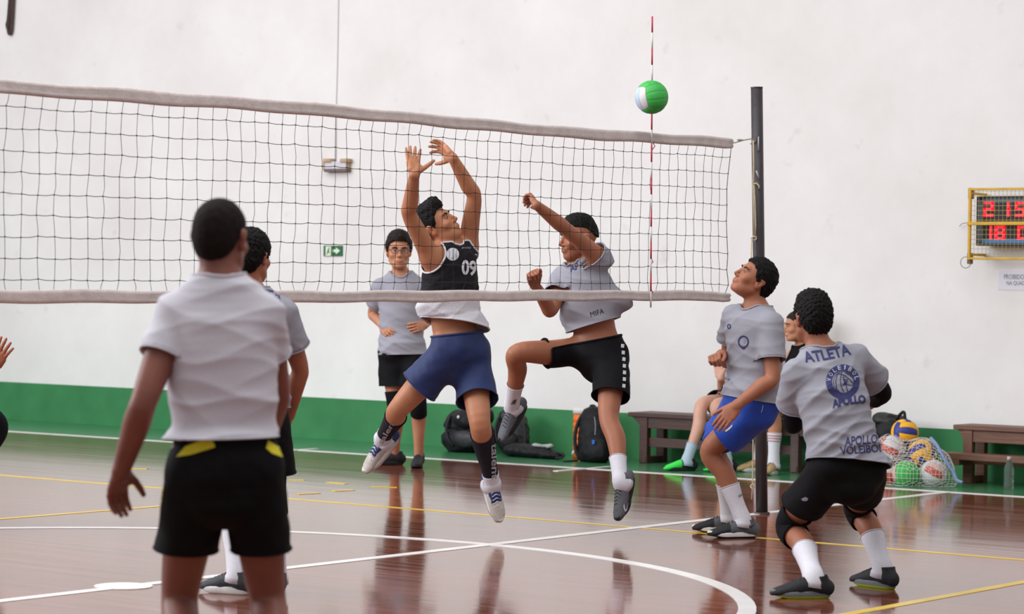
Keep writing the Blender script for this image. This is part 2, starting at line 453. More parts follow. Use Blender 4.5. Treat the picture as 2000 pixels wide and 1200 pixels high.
# ------------------------------------------------------------------ prints laid onto a surface
def bvh_of(o):
    me = o.data; off = Vector(o.parent.location if o.parent else o.location)
    vs = [v.co+off for v in me.vertices]; ps = [tuple(p.vertices) for p in me.polygons]
    return BVHTree.FromPolygons(vs, ps)
def decal_bm(bm, target_bvh, mapf, name, mt, parent, base, lift=0.002, maxlen=0.012, thick=0.0):
    """bm flat in u,v; mapf(u,v) -> direction pixel; wraps the print on the surface it is printed on"""
    bmesh.ops.triangulate(bm, faces=bm.faces[:])
    pv = {}
    def place(v):
        px, py = mapf(v.co.x, v.co.y)
        d = FV+RV*(px-1000)/FPX-UV*(py-600)/FPX
        dv = Vector(d).normalized()
        hit = target_bvh.ray_cast(Vector(CAM), dv)
        return hit[0], dv, hit[1]
    for it in range(5):
        es = []
        for e in bm.edges:
            a = mapf(e.verts[0].co.x, e.verts[0].co.y); b = mapf(e.verts[1].co.x, e.verts[1].co.y)
            if math.hypot(a[0]-b[0], a[1]-b[1]) > maxlen: es.append(e)
        if not es: break
        bmesh.ops.subdivide_edges(bm, edges=es, cuts=1)
        bmesh.ops.triangulate(bm, faces=[f for f in bm.faces if len(f.verts) > 3])
    bad = []
    last = None
    for v in bm.verts:
        h, dv, nn = place(v)
        if h is None: bad.append(v); continue
        if nn.dot(dv) > 0: nn = -nn
        v.co = h+nn*lift*0.6-dv*lift*0.4
    if bad: bmesh.ops.delete(bm, geom=bad, context='VERTS')
    if not bm.faces: bm.free(); return None
    # drop triangles that jump between layers
    jump = [f for f in bm.faces if max(e.calc_length() for e in f.edges) > 0.08]
    if jump: bmesh.ops.delete(bm, geom=jump, context='FACES')
    for v in bm.verts: v.co -= Vector(base)
    for f in bm.faces:
        f.normal_update()
        if f.normal.dot(Vector(FV)) > 0: f.normal_flip()
    me = bpy.data.meshes.new(name); bm.to_mesh(me); bm.free()
    me.materials.append(mt)
    o = bpy.data.objects.new(name, me); COL.objects.link(o)
    if parent: o.parent = parent
    return o
def text_bm(body, spacing=1.0, bold=0.0):
    cu = bpy.data.curves.new('lettering', 'FONT'); cu.body = body; cu.align_x = 'CENTER'; cu.align_y = 'CENTER'; cu.size = 1.0
    cu.space_character = spacing; cu.offset = bold; cu.resolution_u = 3
    ob = bpy.data.objects.new('lettering', cu); COL.objects.link(ob)
    dg = bpy.context.evaluated_depsgraph_get(); dg.update()
    me = bpy.data.meshes.new_from_object(ob.evaluated_get(dg))
    bm = bmesh.new(); bm.from_mesh(me)
    bpy.data.objects.remove(ob); bpy.data.curves.remove(cu); bpy.data.meshes.remove(me)
    bmesh.ops.remove_doubles(bm, verts=bm.verts[:], dist=1e-5)
    return bm
def bm_size(bm):
    xs = [v.co.x for v in bm.verts]; ys = [v.co.y for v in bm.verts]
    return min(xs), max(xs), min(ys), max(ys)
def decal_text(body, quad, bvh, name, mt, parent, base, bold=0.02, lift=0.002, bend=0.0, maxlen=6):
    """quad = pixel corners TL, TR, BL of the word"""
    bm = text_bm(body, 1.0, bold); x0, x1, y0, y1 = bm_size(bm)
    TL, TR, BL = [np.array(q, float) for q in quad]
    def mp(u, v):
        s = (u-x0)/(x1-x0); t = (y1-v)/(y1-y0)
        p = TL+(TR-TL)*s+(BL-TL)*t
        p = p+(BL-TL)*bend*(s-0.5)**2*4
        return p
    return decal_bm(bm, bvh, mp, name, mt, parent, base, lift, maxlen)
def decal_poly(pts, bvh, name, mt, parent, base, lift=0.002, maxlen=6):
    bm = bmesh.new(); vs = [bm.verts.new((p[0], p[1], 0)) for p in pts]; bm.faces.new(vs)
    return decal_bm(bm, bvh, lambda u, v: (u, v), name, mt, parent, base, lift, maxlen)
def flat_text(body, origin, ex, ey, name, mt, parent, base, bold=0.0, lift=None):
    """lettering as thin geometry on a flat face: origin centre, ex / ey = width and height vectors"""
    bm = text_bm(body, 1.0, bold); x0, x1, y0, y1 = bm_size(bm)
    origin = np.asarray(origin, float); ex = np.asarray(ex, float); ey = np.asarray(ey, float)
    for v in bm.verts:
        p = origin+ex*((v.co.x-x0)/(x1-x0)-0.5)+ey*((v.co.y-y0)/(y1-y0)-0.5)-np.asarray(base)
        v.co = Vector(p)
    me = bpy.data.meshes.new(name); bm.to_mesh(me); bm.free(); me.materials.append(mt)
    o = bpy.data.objects.new(name, me); COL.objects.link(o); o.parent = parent
    return o

# ------------------------------------------------------------------ people
M_GREY_TEE = mat('heather_grey_jersey', '#9a9aa4', 0.9, 0.06, 260, 0.12, 60, bdist=0.006)
M_PALE_TEE = mat('pale_grey_jersey', '#cfccd4', 0.9, 0.04, 260, 0.12, 60, bdist=0.006)
M_BLACK_CLOTH = mat('black_polyester', '#0b0a0e', 0.8, 0.15, 30, 0.2, 25, spec=0.2, bdist=0.01)
M_NAVY = mat('navy_polyester', '#10265a', 0.7, 0.12, 25, 0.3, 22, sheen=0.1, bdist=0.01)
M_BLUE = mat('royal_blue_polyester', '#1147b4', 0.6, 0.10, 25, 0.3, 22, sheen=0.1, bdist=0.01)
M_BLACK_KNIT = mat('black_knit', '#0f0f13', 0.9, 0.15, 60, 0.3, 150, spec=0.2)
M_CHARC_KNIT = mat('charcoal_knit', '#26242b', 0.9, 0.1, 60, 0.3, 150, spec=0.2)
M_SOCK = mat('white_sock_knit', '#dddbe3', 0.9, 0.04, 90, 0.12, 320)
M_WHITE_MESH = mat('white_mesh_jersey', '#d4d3da', 0.85, 0.04, 60, 0.3, 90)
M_JERSEY = mat('black_mesh_jersey', '#1a181d', 0.85, 0.1, 60, 0.3, 90, spec=0.3)
M_HAIR = mat('black_hair', '#0d0908', 0.65, 0.35, 60, 0.5, 160, spec=0.2)
M_BUZZ = mat('cropped_dark_hair', '#1c1412', 0.8, 0.3, 45, 0.3, 260, spec=0.15)
M_BROWNH = mat('dark_brown_hair', '#1f1510', 0.6, 0.3, 60, 0.5, 140, spec=0.25)
M_EYE = mat('eye_white', '#a8988e', 0.4)
M_IRIS = mat('dark_iris', '#1c120d', 0.2)
M_BROW = mat('dark_brow', '#241812', 0.7)
M_LIP = mat('lip_skin', '#8f5045', 0.5)
M_SHOE_BLACK = mat('black_shoe_mesh', '#1b1b1f', 0.7, 0.15, 60, 0.3, 160)
M_SHOE_GREY = mat('grey_shoe_mesh', '#5c5e64', 0.7, 0.12, 60, 0.3, 160)
M_SHOE_CHAR = mat('charcoal_shoe_mesh', '#35383d', 0.7, 0.2, 60, 0.3, 160)
M_SHOE_WHITE = mat('dirty_white_leather', '#c7bfb6', 0.6, 0.12, 25, 0.2, 60)
M_SHOE_NAVY = mat('navy_shoe_mesh', '#1d2b63', 0.6, 0.12, 60, 0.3, 120)
M_SOLE_WHITE = mat('white_sole_rubber', '#e3e1de', 0.6, 0.05, 30)
M_SOLE_BLACK = mat('black_sole_rubber', '#19191b', 0.7)
M_SOLE_GREY = mat('grey_sole_rubber', '#6f7276', 0.7)
M_LIME = mat('lime_rubber', '#b7cf2a', 0.6)
M_GREEN_SHOE = mat('neon_green_shoe', '#2fe04a', 0.5, 0.05, 40, 0.2, 90)
M_BEIGE_SHOE = mat('beige_shoe_suede', '#b79a6c', 0.8, 0.12, 40, 0.3, 90)
M_PRINT = mat('navy_print', '#35376b', 0.8, 0.08, 60)
M_PRINT_W = mat('white_print', '#d8d8de', 0.8)
M_PRINT_G = mat('silver_print', '#8d8d97', 0.7)
M_PRINT_Y = mat('yellow_print', '#dcd024', 0.7, 0.08, 30)
M_PRINT_K = mat('black_print', '#1d1d22', 0.7)
M_TRIM = mat('grey_piping', '#6f7078', 0.8)
def skin(name, c): return mat(name, c, 0.5, 0.10, 9, 0.06, 90, spec=0.4, sub=0.08)

def best_depth(px, py, cons, sign=0, D0=None, span=0.75):
    """the point on the pixel's ray that best meets the bone lengths in cons = [(P, L)]"""
    Pd = depth(cons[0][0]) if D0 is None else D0
    a = 0.0 if sign > 0 else -span; b = 0.0 if sign < 0 else span
    best = None
    for dd in np.linspace(a, b, 301):
        X = at(px, py, Pd+dd)
        c = sum((np.linalg.norm(X-P)-L)**2 for P, L in cons)+1e-5*dd*dd
        if best is None or c < best[0]: best = (c, X)
    return best[1]

class Clipped(Prim):
    def __init__(self, S, A, c, nv, k):
        Prim.__init__(self, S, A, k=k); self.c = np.asarray(c); self.nv = nrm(nv)
    def ev(self, X, Y, Z):
        d = Prim.ev(self, X, Y, Z); n = self.nv; c = self.c
        return np.maximum(d, (X-c[0])*n[0]+(Y-c[1])*n[1]+(Z-c[2])*n[2])
def open_end(V, Q, c, nv, r, res):
    N = vnormals(V, Q); d = (V-c)@nv; w = V-c-d[:, None]*nv; L = np.linalg.norm(w, axis=1)
    out = (np.abs(d) < 1.6*res) & (L < r*1.25) & (N@nv > .45)
    keep = ~out[Q].any(1)
    V2, Q2 = compact(V, Q, keep)
    d = (V2-c)@nv; L = np.linalg.norm(V2-c-d[:, None]*nv, axis=1)
    E = np.sort(np.vstack([Q2[:, [0, 1]], Q2[:, [1, 2]], Q2[:, [2, 3]], Q2[:, [3, 0]]]), 1)
    u, cnt = np.unique(E, axis=0, return_counts=True); bd = np.zeros(len(V2), bool); bd[u[cnt == 1].ravel()] = True
    m_ = bd & (L < r*1.4) & (np.abs(d) < 4*res)
    V2[m_] -= d[m_][:, None]*nv
    return V2, Q2

class Limb:
    def __init__(self, P, R, n=26):
        self.S = catmull(P, n); self.R = resamp(R, n)
        d = np.linalg.norm(np.diff(self.S, axis=0), axis=1); self.t = np.concatenate([[0], np.cumsum(d)])
    def part(self, a, b, infl, n=12):
        """samples between lengths a and b"""
        t = np.linspace(a, b, n)
        S = np.stack([np.interp(t, self.t, self.S[:, k]) for k in range(3)], 1); R = np.interp(t, self.t, self.R)
        if np.isscalar(infl): return S, R+infl
        return S, R+np.asarray(resamp(infl, n))

def hand_prims(W, d, pn, side, sc=1.0, curl=(0.25, 0.3, 0.35, 0.4), spread=0.12, thumb=(0.5, 0.3), thumb_side=None):
    """side +1 = person's right. W wrist, d finger direction, pn palm normal"""
    y = nrm(d); z = nrm(np.asarray(pn)-y*(np.asarray(pn)@y)); x = np.cross(y, z)*side
    T = lambda p: W+sc*(x*p[0]+y*p[1]+z*p[2])
    pr = []
    pts = [(0, -.012, 0), (0, .02, .002), (.002, .055, .003), (0, .088, .002)]
    pr.append(Prim([T(p) for p in pts], np.array([.027, .032, .040, .040])*sc, np.array([.020, .018, .0155, .011])*sc, [x]*4, k=.012))
    pr.append(capsule(T((.016, .015, .008)), T((.028, .045, .010)), .016*sc, .014*sc, k=.014))
    pr.append(capsule(T((-.024, .02, .007)), T((-.028, .06, .006)), .014*sc, .012*sc, k=.012))
    ends = []
    for i, (bx, ln) in enumerate(((.030, .074), (.0105, .083), (-.010, .078), (-.029, .062))):
        p = T((bx, .086, .001)); sp = spread*(1.2-0.8*i); dirv = nrm(y+x*sp); rad = (.0096, .0098, .0094, .0082)[i]*sc
        ang = 0.0; c = curl[i]
        for j, fr in enumerate((.45, .30, .25)):
            ang += c*(1.0, 1.15, 0.8)[j]
            dv = dirv*math.cos(ang)+z*math.sin(ang)
            q = p+dv*ln*fr*sc
            pr.append(capsule(p, q, rad*(1.06 if j == 0 else 1.0), rad*(.97 if j < 2 else .82), k=.004 if j == 0 else .0025))
            p = q; rad *= .93
        ends.append((p, dv))
    p = T((.024, .018, .006)); a0, a1 = thumb
    dv = nrm(x*math.sin(a0+.35)+y*math.cos(a0+.35)+z*.25)
    for j, (ln, r0, r1) in enumerate(((.046, .0145, .0118), (.034, .0115, .0105), (.028, .0102, .0082))):
        q = p+dv*ln*sc; pr.append(capsule(p, q, r0*sc, r1*sc, k=.008 if j == 0 else .003)); p = q
        dv = nrm(dv+(y*.5+z*.35-x*.25)*a1)
    return pr, T

def head_frame(hf, hu):
    y = nrm(hf); z = nrm(np.asarray(hu)-y*(np.asarray(hu)@y)); x = np.cross(y, z)
    return np.stack([x, y, z], 1)
def head_prims(C, R, s, jaw=1.0, nose=1.0):
    T = lambda p: C+s*(R@np.array(p, float))
    E = lambda c, r, k=.02, sub=False: Ell(T(c), np.array(r)*s, R, k*s, sub)
    cp = lambda a, b, ra, rb=None, k=.015: capsule(T(a), T(b), ra*s, (ra if rb is None else rb)*s, k*s)
    pr = [E((0, -.012, .028), (.0765, .096, .088)), E((0, .026, -.03), (.0625, .066, .084), .03),
          E((0, .036, -.083), (.047*jaw, .046, .034), .03), E((0, .072, -.104), (.018, .015, .014), .02),
          cp((-.052*jaw, .0, -.062), (-.024, .058, -.098), .016, .014, .025), cp((.052*jaw, .0, -.062), (.024, .058, -.098), .016, .014, .025),
          cp((-.036, .077, .020), (.036, .077, .020), .011, None, .016),
          E((-.041, .060, -.032), (.024, .024, .02), .02), E((.041, .060, -.032), (.024, .024, .02), .02)]
    for q in (-1, 1):
        pr.append(E((q*.031, .100, .000), (.018, .016, .012), .014, True))
    pr += [cp((0, .088, .006), (0, .108*nose, -.034), .0080, .0105, .010), E((-.0115, .0945, -.0395), (.0085, .010, .0075), .008), E((.0115, .0945, -.0395), (.0085, .010, .0075), .008),
           E((0, .086, -.066), (.026, .013, .012), .014), E((0, .0845, -.0605), (.022, .013, .005), .006), E((0, .0835, -.0735), (.020, .013, .006), .006)]
    for q in (-1, 1):
        pr.append(E((q*.0765, -.010, -.012), (.011, .019, .033), .006)); pr.append(E((q*.083, -.016, .004), (.008, .020, .022), .006))
        pr.append(E((q*.088, -.004, -.010), (.008, .010, .016), .006, True))
    return pr, T

HAIRLINES = {  # hairline height by depth of the head
    'short':  ([-.13, -.085, -.06, -.035, -.015, .012, .030, .048, .070, .10], [-.075, -.085, -.065, -.012, .020, -.015, .012, .045, .062, .066]),
    'buzz':   ([-.13, -.085, -.06, -.035, -.015, .012, .030, .050, .070, .10], [-.070, -.080, -.060, -.010, .022, .000, .030, .062, .072, .074]),
    'fringe': ([-.13, -.085, -.06, -.035, -.015, .012, .030, .050, .070, .10], [-.080, -.090, -.070, -.015, .015, -.020, .006, .028, .042, .044]),
    'flat':   ([-.13, -.085, -.06, -.035, -.015, .012, .030, .050, .070, .10], [.000, .004, .020, .040, .055, .058, .060, .064, .070, .072]),
}
def hair_mesh(C, R, s, style, thick, curl, res, seed, top=0.0, quiff=0.0, nape=0.0):
    T = lambda p: C+s*(R@np.array(p, float))
    pr = [Ell(T((0, -.012, .028)), np.array([.0765+thick, .096+thick, .088+thick])*s, R, 0)]
    pr.append(Ell(T((0, -.045, -.02)), np.array([.062+thick*.8, .058+thick*.9, .07])*s, R, .03*s))
    if top: pr.append(Ell(T((0, .0, .085+top*.5)), np.array([.062, .082, .035+top])*s, R, .03*s))
    if quiff: pr.append(Ell(T((0, .062, .098)), np.array([.045, .034, .022+quiff])*s, R, .03*s))
    xs, zs = HAIRLINES[style]; xs = np.array(xs); zs = np.array(zs, float).copy()
    if nape: zs[:3] -= nape
    def fn(X, Y, Z):
        dx = X-C[0]; dy = Y-C[1]; dz = Z-C[2]
        ly = (dx*R[0, 1]+dy*R[1, 1]+dz*R[2, 1])/s; lz = (dx*R[0, 2]+dy*R[1, 2]+dz*R[2, 2])/s
        return ((np.interp(ly, xs, zs)-lz)*.75*s).astype(np.float32)
    pr.append(Fn(fn, pr[0].lo, pr[0].hi, inter=True))
    V, Q = field_mesh(pr, res, pr[0].lo-.02-top, pr[0].hi+.02+top)
    if len(V) and curl:
        N = vnormals(V, Q); w = wob((V-C), seed, 190 if curl > .004 else 120); w2 = wob((V-C), seed+1, 420)
        V = V+N*((w*curl+w2*curl*.6)[:, None])
    return V, Q

def shoe(P0, fwd, up, sc, side, mats, parent, base, res=.006, high=0.0, lace=True, toe_mat=None, stripe=None):
    """P0 = point under the ankle on the sole plane; mats = upper, sole, (accent)"""
    z0 = nrm(up); y = nrm(np.asarray(fwd)-z0*(np.asarray(fwd)@z0)); x = np.cross(y, z0); z = z0
    R = np.stack([x, y, z], 1); T = lambda p: P0+sc*(R@np.array(p, float))
    q = side
    pts = [(0, -.058, .048), (0, -.02, .056), (0, .04, .056), (.004*q, .10, .042), (.004*q, .16, .030), (0, .19, .025)]
    A = np.array([.031, .036, .039, .044, .043, .030])*sc; B = np.array([.040, .044, .044, .036, .026, .019])*sc
    pr = [Prim(catmull([T(p) for p in pts], 12), resamp(A, 12), resamp(B, 12), [x]*12, k=.012),
          capsule(T((0, -.026, .06)), T((0, -.022, .125+high)), .041*sc, .040*sc, k=.02)]
    V, Q = field_mesh(pr, res)
    V, Q = cut_plane(V, Q, T((0, 0, .014)), -z)
    V, Q = cut_plane(V, Q, T((0, -.022, .104+high)), nrm(z+y*.10))
    L = (V-P0)@R/sc
    fm = None; ms = [mats[0]]
    if toe_mat is not None:
        ms.append(toe_mat); fm = (L[Q].mean(1)[:, 1] > .085).astype(int)
        if callable(stripe): fm = stripe(L[Q].mean(1))
    o = solid(mesh_np('shoe', V, Q, ms, parent, base, True, fm), .004)
    # sole: outline swept up with toe spring
    n = 36; out = []
    for i in range(n):
        t = 2*math.pi*i/n; c, s_ = math.cos(t), math.sin(t); yy = .066+.140*c
        w = np.interp(yy, [-.08, -.05, .0, .06, .12, .16, .20, .21], [.030, .035, .035, .037, .047, .046, .034, .02])
        out.append((w*s_*(abs(s_)**-.25 if abs(s_) > .05 else 1)+.004*q*(yy > .08), yy))
    mb = MB(); V = []; F = []
    for zz, k in ((0, .93), (.005, 1.0), (.026, 1.04), (.034, .98)):
        for ox, oy in out:
            V.append(T((ox*k, .066+(oy-.066)*k, zz+max(0, oy-.13)*.22*(1-zz*12)+(.008 if oy < -.02 and zz > .01 else 0))))
    for l in range(3):
        for i in range(n): F.append((l*n+i, l*n+(i+1) % n, (l+1)*n+(i+1) % n, (l+1)*n+i))
    F += [tuple(range(n))[::-1], tuple(3*n+i for i in range(n))]
    sl = mesh_np('sole', V, F, [mats[1]], o, base, True); sl.location = (0, 0, 0)
    if len(mats) > 2:
        mb = MB()
        for i in range(n): mb.add([], [])
        V = []; F = []
        for zz, k in ((-.001, .95), (.010, 1.045)):
            for ox, oy in out: V.append(T((ox*k, .066+(oy-.066)*k, zz+max(0, oy-.13)*.22)))
        for i in range(n): F.append((i, (i+1) % n, n+(i+1) % n, n+i))
        F.append(tuple(range(n))[::-1])
        mesh_np('outsole', V, F, [mats[2]], o, base, True)
    if lace:
        mb = MB()
        for i in range(5):
            yy = .045+.019*i; zt = np.interp(yy, [.03, .06, .10, .14], [.103, .094, .078, .062])
            for sgn in (1, -1):
                mb.tube([T((-.024*sgn, yy-.006, zt-.008)), T((0, yy, zt+.003)), T((.024*sgn, yy+.008, zt-.008))], .0025*sc, 5)
        mb.build('shoelace', mats[3] if len(mats) > 3 else M_SHOE_BLACK, o, base, True)
    return o, T, R

def feature(name, c, r, R, mt, parent, base, seg=10):
    bm = bmesh.new(); bmesh.ops.create_uvsphere(bm, u_segments=seg, v_segments=max(6, seg//2+1), radius=1.0)
    V = np.array([v.co for v in bm.verts]); bm.verts.index_update(); F = [[v.index for v in f.verts] for f in bm.faces]; bm.free()
    V = (V*np.asarray(r))@R.T+c
    return mesh_np(name, V, F, mt, parent, base, True)

def person(sp):
    H = sp['H']; s = H/1.76; D = sp['D']; build = sp.get('build', 1.0)
    UA, FA, TH, SH = .300*s, .258*s, .435*s, .425*s
    UA *= sp.get('arm', 1); FA *= sp.get('arm', 1)
    J = {}
    for k in ('neck', 'head', 'shL', 'shR', 'hipL', 'hipR'):
        x, y, dd = sp[k]; J[k] = at(x, y, D+dd)
    for q in 'LR':
        f = sp.get('an'+q)
        if f and f[2] == 'f': J['an'+q] = on_z(f[0], f[1], sp.get('ankz', .092)*s)
        x, y, sg = sp['kn'+q]
        cons = [(J['hip'+q], TH)]
        if 'an'+q in J: cons.append((J['an'+q], SH))
        J['kn'+q] = best_depth(x, y, cons, sg)
        if 'an'+q not in J: J['an'+q] = best_depth(f[0], f[1], [(J['kn'+q], SH)], f[2])
        x, y, sg = sp['el'+q]; J['el'+q] = best_depth(x, y, [(J['sh'+q], UA)], sg)
        x, y, sg = sp['wr'+q]; J['wr'+q] = best_depth(x, y, [(J['el'+q], FA)], sg)
    up_pel = nrm((J['neck'])-(J['hipL']+J['hipR'])/2)
    if sp.get('debug'):
        for a, b, L in (('sh', 'el', UA), ('el', 'wr', FA), ('hip', 'kn', TH), ('kn', 'an', SH)):
            print(sp['key'], [(a+b+q, round(float(np.linalg.norm(J[a+q]-J[b+q])), 3), round(L, 3)) for q in 'LR'])
        print(sp['key'], 'sh width', np.linalg.norm(J['shL']-J['shR']).round(3), 'hip', np.linalg.norm(J['hipL']-J['hipR']).round(3), 'torso', np.linalg.norm(J['neck']-(J['hipL']+J['hipR'])/2).round(3), 'x', {k: round(float(v[0]), 2) for k, v in J.items()}, 'anz', J['anL'][2].round(3), J['anR'][2].round(3), 'head-neck', np.linalg.norm(J['head']-J['neck']).round(3))
    base = on_z(*sp['base']); sk = sp['skin']
    hipC = (J['hipL']+J['hipR'])/2; shC = (J['shL']+J['shR'])/2
    latH = nrm(J['hipR']-J['hipL']); latS = nrm(J['shR']-J['shL'])
    upT = nrm(J['neck']-hipC)
    # torso sections from the crotch to the neck
    bend = np.asarray(sp.get('bend', (0, 0, 0)))
    mid = hipC*.5+J['neck']*.5+RV*bend[0]+UV*bend[1]+FV*bend[2]
    spine = [hipC-upT*.075*s, hipC+upT*.04*s, hipC*.72+J['neck']*.28+(mid-(hipC+J['neck'])/2)*.8, mid+(shC-mid)*.35, shC*.75+mid*.25, shC*.45+J['neck']*.55, J['neck']+upT*.02*s]
    n = 20; S = catmull(spine, n)
    lat = np.array([nrm(latH*(1-t)+latS*t) for t in np.clip(np.linspace(-.1, 1.15, n), 0, 1)])
    A = resamp(np.array([.115, .158, .138, .152, .166, .125, .066])*s*build, n); B = resamp(np.array([.085, .106, .096, .108, .112, .085, .062])*s*build, n)
    TOR = Prim(S, A, B, lat, k=.03)
    pr = [TOR]
    limbs = {}
    for q in 'LR':
        sh, el, wr = J['sh'+q], J['el'+q], J['wr'+q]
        inner = sh*.7+shC*.3
        arm = Limb([sh, sh*.5+el*.5, el, el*.72+wr*.28, el*.3+wr*.7, wr], np.array([.056, .049, .040, .043, .034, .0265])*s*build)
        limbs['arm'+q] = arm; pr.append(Prim(arm.S, arm.R, k=.025))
        pr.append(capsule(J['neck']*.75+shC*.25+upT*.0, sh*.92+shC*.08, .052*s, .058*s, k=.045))
        hp, kn, an = J['hip'+q], J['kn'+q], J['an'+q]
        toe = np.asarray(sp['toe'+q]); shd = nrm(an-kn)
        back = -nrm(toe-shd*(toe@shd))
        leg = Limb([hp, hp*.55+kn*.45, kn-shd*.02*s-back*.006, kn*.68+an*.32+back*.016*s, kn*.3+an*.7+back*.006*s, an], np.array([.092, .078, .057, .057, .041, .036])*s*build, 32)
        limbs['leg'+q] = leg; pr.append(Prim(leg.S, leg.R, k=.03))
        pr.append(Ell(hp*.8+hipC*.2+upT*.01+nrm(np.cross(latH, upT))*(-.045*s), np.array([.075, .075, .08])*s, k=.05))
        # foot inside the shoe
        upf = nrm(sp.get('up'+q, (0, 0, 1))); fw_ = nrm(toe-upf*(toe@upf))
        pr.append(capsule(an-upf*.045*s-fw_*.03*s, an-upf*.06*s+fw_*.13*s, .028*s, .02*s, k=.02)); pr.append(capsule(an, an-upf*.05*s-fw_*.01*s, .028*s, .026*s, k=.012))
    # neck and head
    hs = sp.get('hs', s)*1.02
    HR = head_frame(sp['hf'], sp.get('hu', (0, 0, 1))); HC = J['head']
    hp_, HT = head_prims(HC, HR, hs, sp.get('jaw', 1.0))
    nb = J['neck']-upT*.02*s
    pr.append(Prim(catmull([nb, nb*.5+HT((0, -.026, -.06))*.5, HT((0, -.018, -.035))], 6), np.array([.066, .060, .058, .057, .058, .06])*s*build, k=.025))
    pr += hp_
    boxes = [(HC-.155*hs, HC+.155*hs, sp.get('hres', .0040))]
    hands = {}
    for q in 'LR':
        if sp.get('hand'+q) is None:
            continue
        tx, ty, sg, pn, opt = sp['hand'+q]
        W = J['wr'+q]; tip = best_depth(tx, ty, [(W, .17*s)], sg, span=.2)
        d = nrm(tip-W)
        hpz, HTr = hand_prims(W, d, np.asarray(pn), 1 if q == 'R' else -1, s*sp.get('handscale', 1.04), **opt)
        pr += hpz; hands[q] = HTr
        pts = np.array([p.lo for p in hpz]+[p.hi for p in hpz]); boxes.append((pts.min(0)-.012, pts.max(0)+.012, sp.get('handres', .0036)))
    res = sp.get('res', .0075)
    V, Q = field_mesh(pr, res)
    C = V[Q].mean(1); inb = np.zeros(len(Q), bool)
    for lo, hi, r in boxes: inb |= ((C > lo+2.6*res) & (C < hi-2.6*res)).all(1)
    V, Q = compact(V, Q, ~inb)
    VS, QS, off = [V], [Q], len(V)
    for i, (lo, hi, r) in enumerate(boxes):
        # only primitives that reach the box
        sub = [p for p in pr if (p.lo < hi+.05).all() and (p.hi > lo-.05).all()]
        v, qd = field_mesh(sub, r, lo, hi)
        c = v[qd].mean(1); ok = ((c > lo+1.6*r) & (c < hi-1.6*r)).all(1)
        for j, (lo2, hi2, r2) in enumerate(boxes):
            if j < i: ok &= ~((c > lo2+3*r2) & (c < hi2-3*r2)).all(1)
        v, qd = compact(v, qd, ok); VS.append(v); QS.append(qd+off); off += len(v)
    body = mesh_np('person', np.vstack(VS), np.vstack(QS), sk, None, base)
    tag(body, sp['label'], 'person')
    P = dict(J=J, base=base, body=body, limbs=limbs, s=s, hipC=hipC, shC=shC, upT=upT, latH=latH, latS=latS, S=S, A=A, B=B, lat=lat, HT=HT, HR=HR, hs=hs, HC=HC, hands=hands, neck=J['neck'], spine=spine)
    for q in 'LR':
        u_ = nrm(sp.get('up'+q, (0, 0, 1))); t_ = np.asarray(sp['toe'+q]); P['up'+q] = u_; P['fw'+q] = nrm(t_-u_*(t_@u_))
    # face
    if sp.get('face', True):
        for q in (-1, 1):
            e = feature('eye', HT((q*.031, .0812, .000)), np.array([.0115, .0095, .0043])*hs, HR, M_EYE, body, base)
            feature('iris', HT((q*.031+sp.get('gaze', 0)*.004, .0893, .000)), np.array([.0050, .0030, .0043])*hs, HR, M_IRIS, e, base, 8)
            mb = MB(); mb.tube([HT((q*.016, .0925, .0165)), HT((q*.034, .0905, .0225)), HT((q*.050, .079, .017))], np.array([.0045, .0048, .0028])*hs, 6)
            mb.build('eyebrow', M_BROW, body, base, True)
        lipm = sp.get('lip', M_LIP)
        for nm, zz, w in (('lip', -.0625, .0052), ('lip', -.0735, .0062)):
            feature(nm, HT((0, .0893, zz)), np.array([.0195, .0085, w*.85])*hs, HR, lipm, body, base)
    h = sp.get('hair')
    if h:
        hv, hq = hair_mesh(HC, HR, hs, h['style'], h.get('thick', .012), h.get('curl', .002), h.get('res', .005)*.8, h.get('seed', 3), h.get('top', 0), h.get('quiff', 0), h.get('nape', 0))
        P['hair'] = mesh_np('hair', hv, hq, h['mat'], body, base)
    return P

